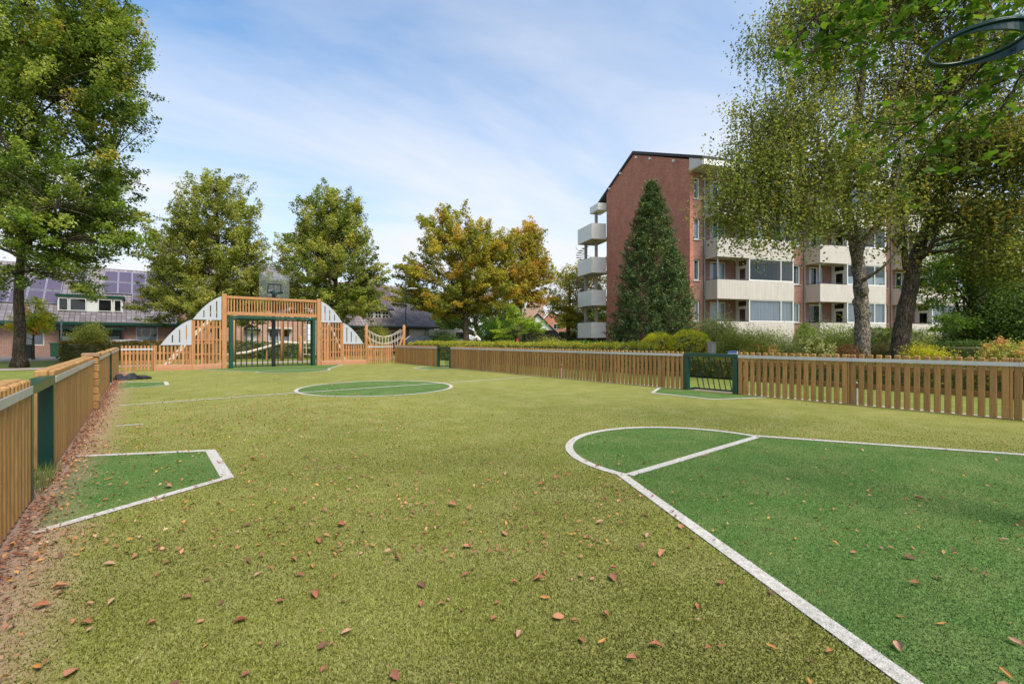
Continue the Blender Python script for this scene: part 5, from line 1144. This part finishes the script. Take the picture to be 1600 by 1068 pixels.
# cyclist
cx0, cy0 = W(746,36.5); RZ = -TH+math.pi
bk = empty('bicycle', (cx0,cy0,0), RZ, 'bicycle ridden behind the hedge in the middle distance', 'bicycle')
for x in (-.52,.55):
    q = MB(); q.tube([(x+.34*math.cos(2*math.pi*i/24),0,.34+.34*math.sin(2*math.pi*i/24)) for i in range(25)], .018, 6, False)
    wh = q.build('wheel', M['tyre'], bk); q = MB()
    for i in range(10): a = math.pi*i/10; q.tube([(x+.33*math.cos(a),0,.34+.33*math.sin(a)),(x-.33*math.cos(a),0,.34-.33*math.sin(a))], .003, 4)
    q.build('spokes', M['galv'], wh)
q = MB()
for a, b_ in (((-.52,0,.34),(-.1,0,.3)),((-.1,0,.3),(-.22,0,.9)),((-.1,0,.3),(.4,0,.8)),((-.2,0,.8),(.4,0,.8)),((.55,0,.34),(.38,0,1.02)),((-.52,0,.34),(-.2,0,.8)),((.38,-.25,1.05),(.38,.25,1.05))): q.tube([a,b_], .017, 6)
q.build('frame', M['black'], bk); q = MB(); q.sphere((-.23,0,.92),.1,10,6,(1.3,.7,.35)); q.build('saddle', M['black'], bk)
def skin(name, verts, edges, radii, mat, parent, sub=1):
    me = bpy.data.meshes.new(name); me.from_pydata(verts, edges, []); o = bpy.data.objects.new(name, me); COL.objects.link(o); o.parent = parent
    sk = o.modifiers.new('skin','SKIN'); me.skin_vertices or None
    lay = me.skin_vertices[0].data if me.skin_vertices else None
    if lay is None:
        bpy.context.view_layer.update(); bm_ = bmesh.new(); bm_.from_mesh(me); bm_.verts.layers.skin.verify(); bm_.to_mesh(me); bm_.free(); lay = me.skin_vertices[0].data
    for i, r_ in enumerate(radii): lay[i].radius = (r_, r_); lay[i].use_root = (i == 0)
    s2 = o.modifiers.new('sub','SUBSURF'); s2.levels = sub; s2.render_levels = sub; me.materials.append(mat); return o
pe = empty('person', (cx0,cy0,0), RZ, 'person in a white shirt with grey hair leaning forward on a bicycle', 'person')
sv = [(-.2,0,.97),(-.1,0,1.15),(.02,0,1.33),(.10,0,1.44),(.15,0,1.50),(.2,0,1.60),(.05,.18,1.38),(.2,.22,1.2),(.37,.22,1.07),(.05,-.18,1.38),(.2,-.22,1.2),(.37,-.22,1.07),(-.18,.1,.93),(.2,.12,.82),(.05,.12,.42),(.14,.12,.36),(-.18,-.1,.93),(.14,-.12,.62),(-.1,-.12,.24),(0,-.12,.18)]
se = [(0,1),(1,2),(2,3),(3,4),(4,5),(2,6),(6,7),(7,8),(2,9),(9,10),(10,11),(0,12),(12,13),(13,14),(14,15),(0,16),(16,17),(17,18),(18,19)]
sr = [.14,.15,.16,.07,.06,.085,.07,.045,.035,.07,.045,.035,.1,.075,.05,.04,.1,.075,.05,.04]
skin('body', sv, se, sr, pmat('skin', (.45,.26,.18), None, 4, .6), pe)
q = MB(); q.sphere((.2,0,1.63), .1, 14, 10, (1.05,.85,1.15)); q.build('head', pmat('skin_face', (.42,.25,.18), None, 4, .6), pe, True)
q = MB(); q.sphere((.18,0,1.66), .107, 14, 10, (1.05,.88,1.05)); q.build('hair', pmat('grey_hair', (.25,.25,.24), None, 20, .9), pe, True)
skin('shirt', [(-.2,0,.99),(-.1,0,1.16),(.02,0,1.34),(.09,0,1.42),(.05,.18,1.39),(.2,.22,1.21),(.05,-.18,1.39),(.2,-.22,1.21)], [(0,1),(1,2),(2,3),(2,4),(4,5),(2,6),(6,7)], [.165,.175,.185,.09,.085,.06,.085,.06], pmat('white_shirt', (.72,.74,.66), None, 8, .8), pe)
skin('trousers', [(-.2,0,.95),(-.18,.1,.93),(.2,.12,.82),(.06,.12,.45),(-.18,-.1,.93),(.14,-.12,.62),(-.09,-.12,.28)], [(0,1),(1,2),(2,3),(0,4),(4,5),(5,6)], [.15,.115,.09,.065,.115,.09,.065], pmat('dark_trousers', (.03,.03,.04), None, 8, .8), pe)
# ------------------------------------------------------------------ fallen leaves
DRY = [(.34,.135,.07),(.27,.105,.06),(.42,.19,.10),(.17,.08,.05),(.46,.22,.06),(.42,.24,.15)]
DM = [pmat('dry_leaf_%s' % i, c, tuple(v*.65 for v in c), 40, .8, spec=.25) for i, c in enumerate(('a','b','c','d','e','f')) for c in [DRY[i]]]
LM = []
for vi in range(12):
    q = MB(); n = 6; rd = random.Random(vi); cur = rd.uniform(.2,1.7); asp = rd.uniform(.16,.36); vs = []; tw = rd.uniform(-.5,.5); jag = rd.random() < .6
    for i in range(n+1):
        u_ = i/n; wdt = asp*math.sin(math.pi*min(max(u_*.94+.03,0),1))**.7*(1+(.35*rd.uniform(-1,1) if jag else .08*rd.uniform(-1,1)))
        for s_ in (-1,-.5,0,.5,1): vs.append((u_-.5, wdt*s_*.9+.06*math.sin(u_*3+vi), .06+cur*wdt*s_*s_*.55+.12*math.sin(u_*2.5+vi)*rd.uniform(.6,1)+tw*s_*wdt*.3*(u_-.5)))
    mz = min(v[2] for v in vs); vs = [(a,b_,c-mz) for a,b_,c in vs]
    fs = [(i*5+j,(i+1)*5+j,(i+1)*5+j+1,i*5+j+1) for i in range(n) for j in range(4)]; q.add(vs, fs)
    q.tube([(-.5,vs[2][1],vs[2][2]),(-.62,vs[2][1]+.03,.12)], .012, 4)
    me = bpy.data.meshes.new('fallen_leaf'); me.from_pydata(q.v,[],q.f); me.materials.append(DM[vi%6]); LM.append(me)
def leafpos(dmin, dmax, n):
    o_ = []
    while len(o_) < n:
        d = dmin*(dmax/dmin)**random.random(); px = random.uniform(-40,1640); x, y = W(px,d)
        if x < XL+.08 or x > XR-.1 or y < YN+.1 or y > 21: continue
        if px > 1000 and random.random() < .66: continue
        if px > 560 and d > 4 and random.random() < .55: continue
        o_.append((x,y,d))
    return o_
for i, (x, y, d) in enumerate(leafpos(1.5,6.0,275)):
    o = bpy.data.objects.new('fallen_leaf', LM[i%12]); COL.objects.link(o); s_ = random.uniform(.018,.038) if random.random() < .7 else random.uniform(.038,.058)
    o.location = (x,y,.012); o.scale = (s_,)*3; o.rotation_euler = (random.gauss(0,.16),random.gauss(0,.16),random.uniform(0,6.28))
    tag(o, 'curled brown fallen leaf lying loose on the court turf', 'leaf', 'fallen leaves on the court')
n = 3600; x = XL+.02+np.abs(rng.normal(0,.10,n)); y = rng.uniform(1.5,20,n)
far = leafpos(2.4,15,2300); fx = np.array([p[0] for p in far]); fy = np.array([p[1] for p in far])
n2 = 2300; gx_ = rng.normal(1.5,1.4,n2); gy_ = rng.normal(7.9,1.5,n2); k = (gx_ > XL+.05)
x = np.concatenate([x,fx,gx_[k],rng.uniform(-2.2,-.72,1300)]); y = np.concatenate([y,fy,gy_[k],rng.uniform(3.5,9,1300)])
C = np.stack([x,y,rng.uniform(.008,.03,len(x))],1)
cl = np.array(DRY)[rng.integers(0,6,len(x))]*(1+rng.normal(0,.25,(len(x),1)))
tag(leaf_mesh('leaf_litter', C, .026, cl, M['dry'], None, up=1.3, fold=.2, asp=.6), 'drift of small brown leaf litter along the left fence', 'leaf litter', kind='stuff')
# rough grass in the near left gateway and along the fence feet
n = 5000; x = rng.uniform(-1.5,-.55,n); y = rng.normal(5.3,.35,n); k = (y > 4.7)&(y < 5.9); x, y = x[k], y[k]; hgt = rng.uniform(.03,.16,len(x)); th_ = rng.uniform(0,6.28,len(x))
B = np.stack([x,y,-.03+0*x],1); sd = np.stack([np.cos(th_),np.sin(th_),0*x],1)*.003; tpz = np.stack([rng.normal(0,.03,len(x)),rng.normal(0,.03,len(x)),hgt],1)
tag(quads('grass_tuft', np.stack([B-sd,B+sd,B+tpz],1).reshape(-1,3), np.array([[.12,.15,.03]])*(1+rng.normal(0,.3,(len(x),1)))*np.ones((1,3)), M['dry'], None, 3), 'rough grass tufts growing in the near left gateway', 'grass', kind='stuff')
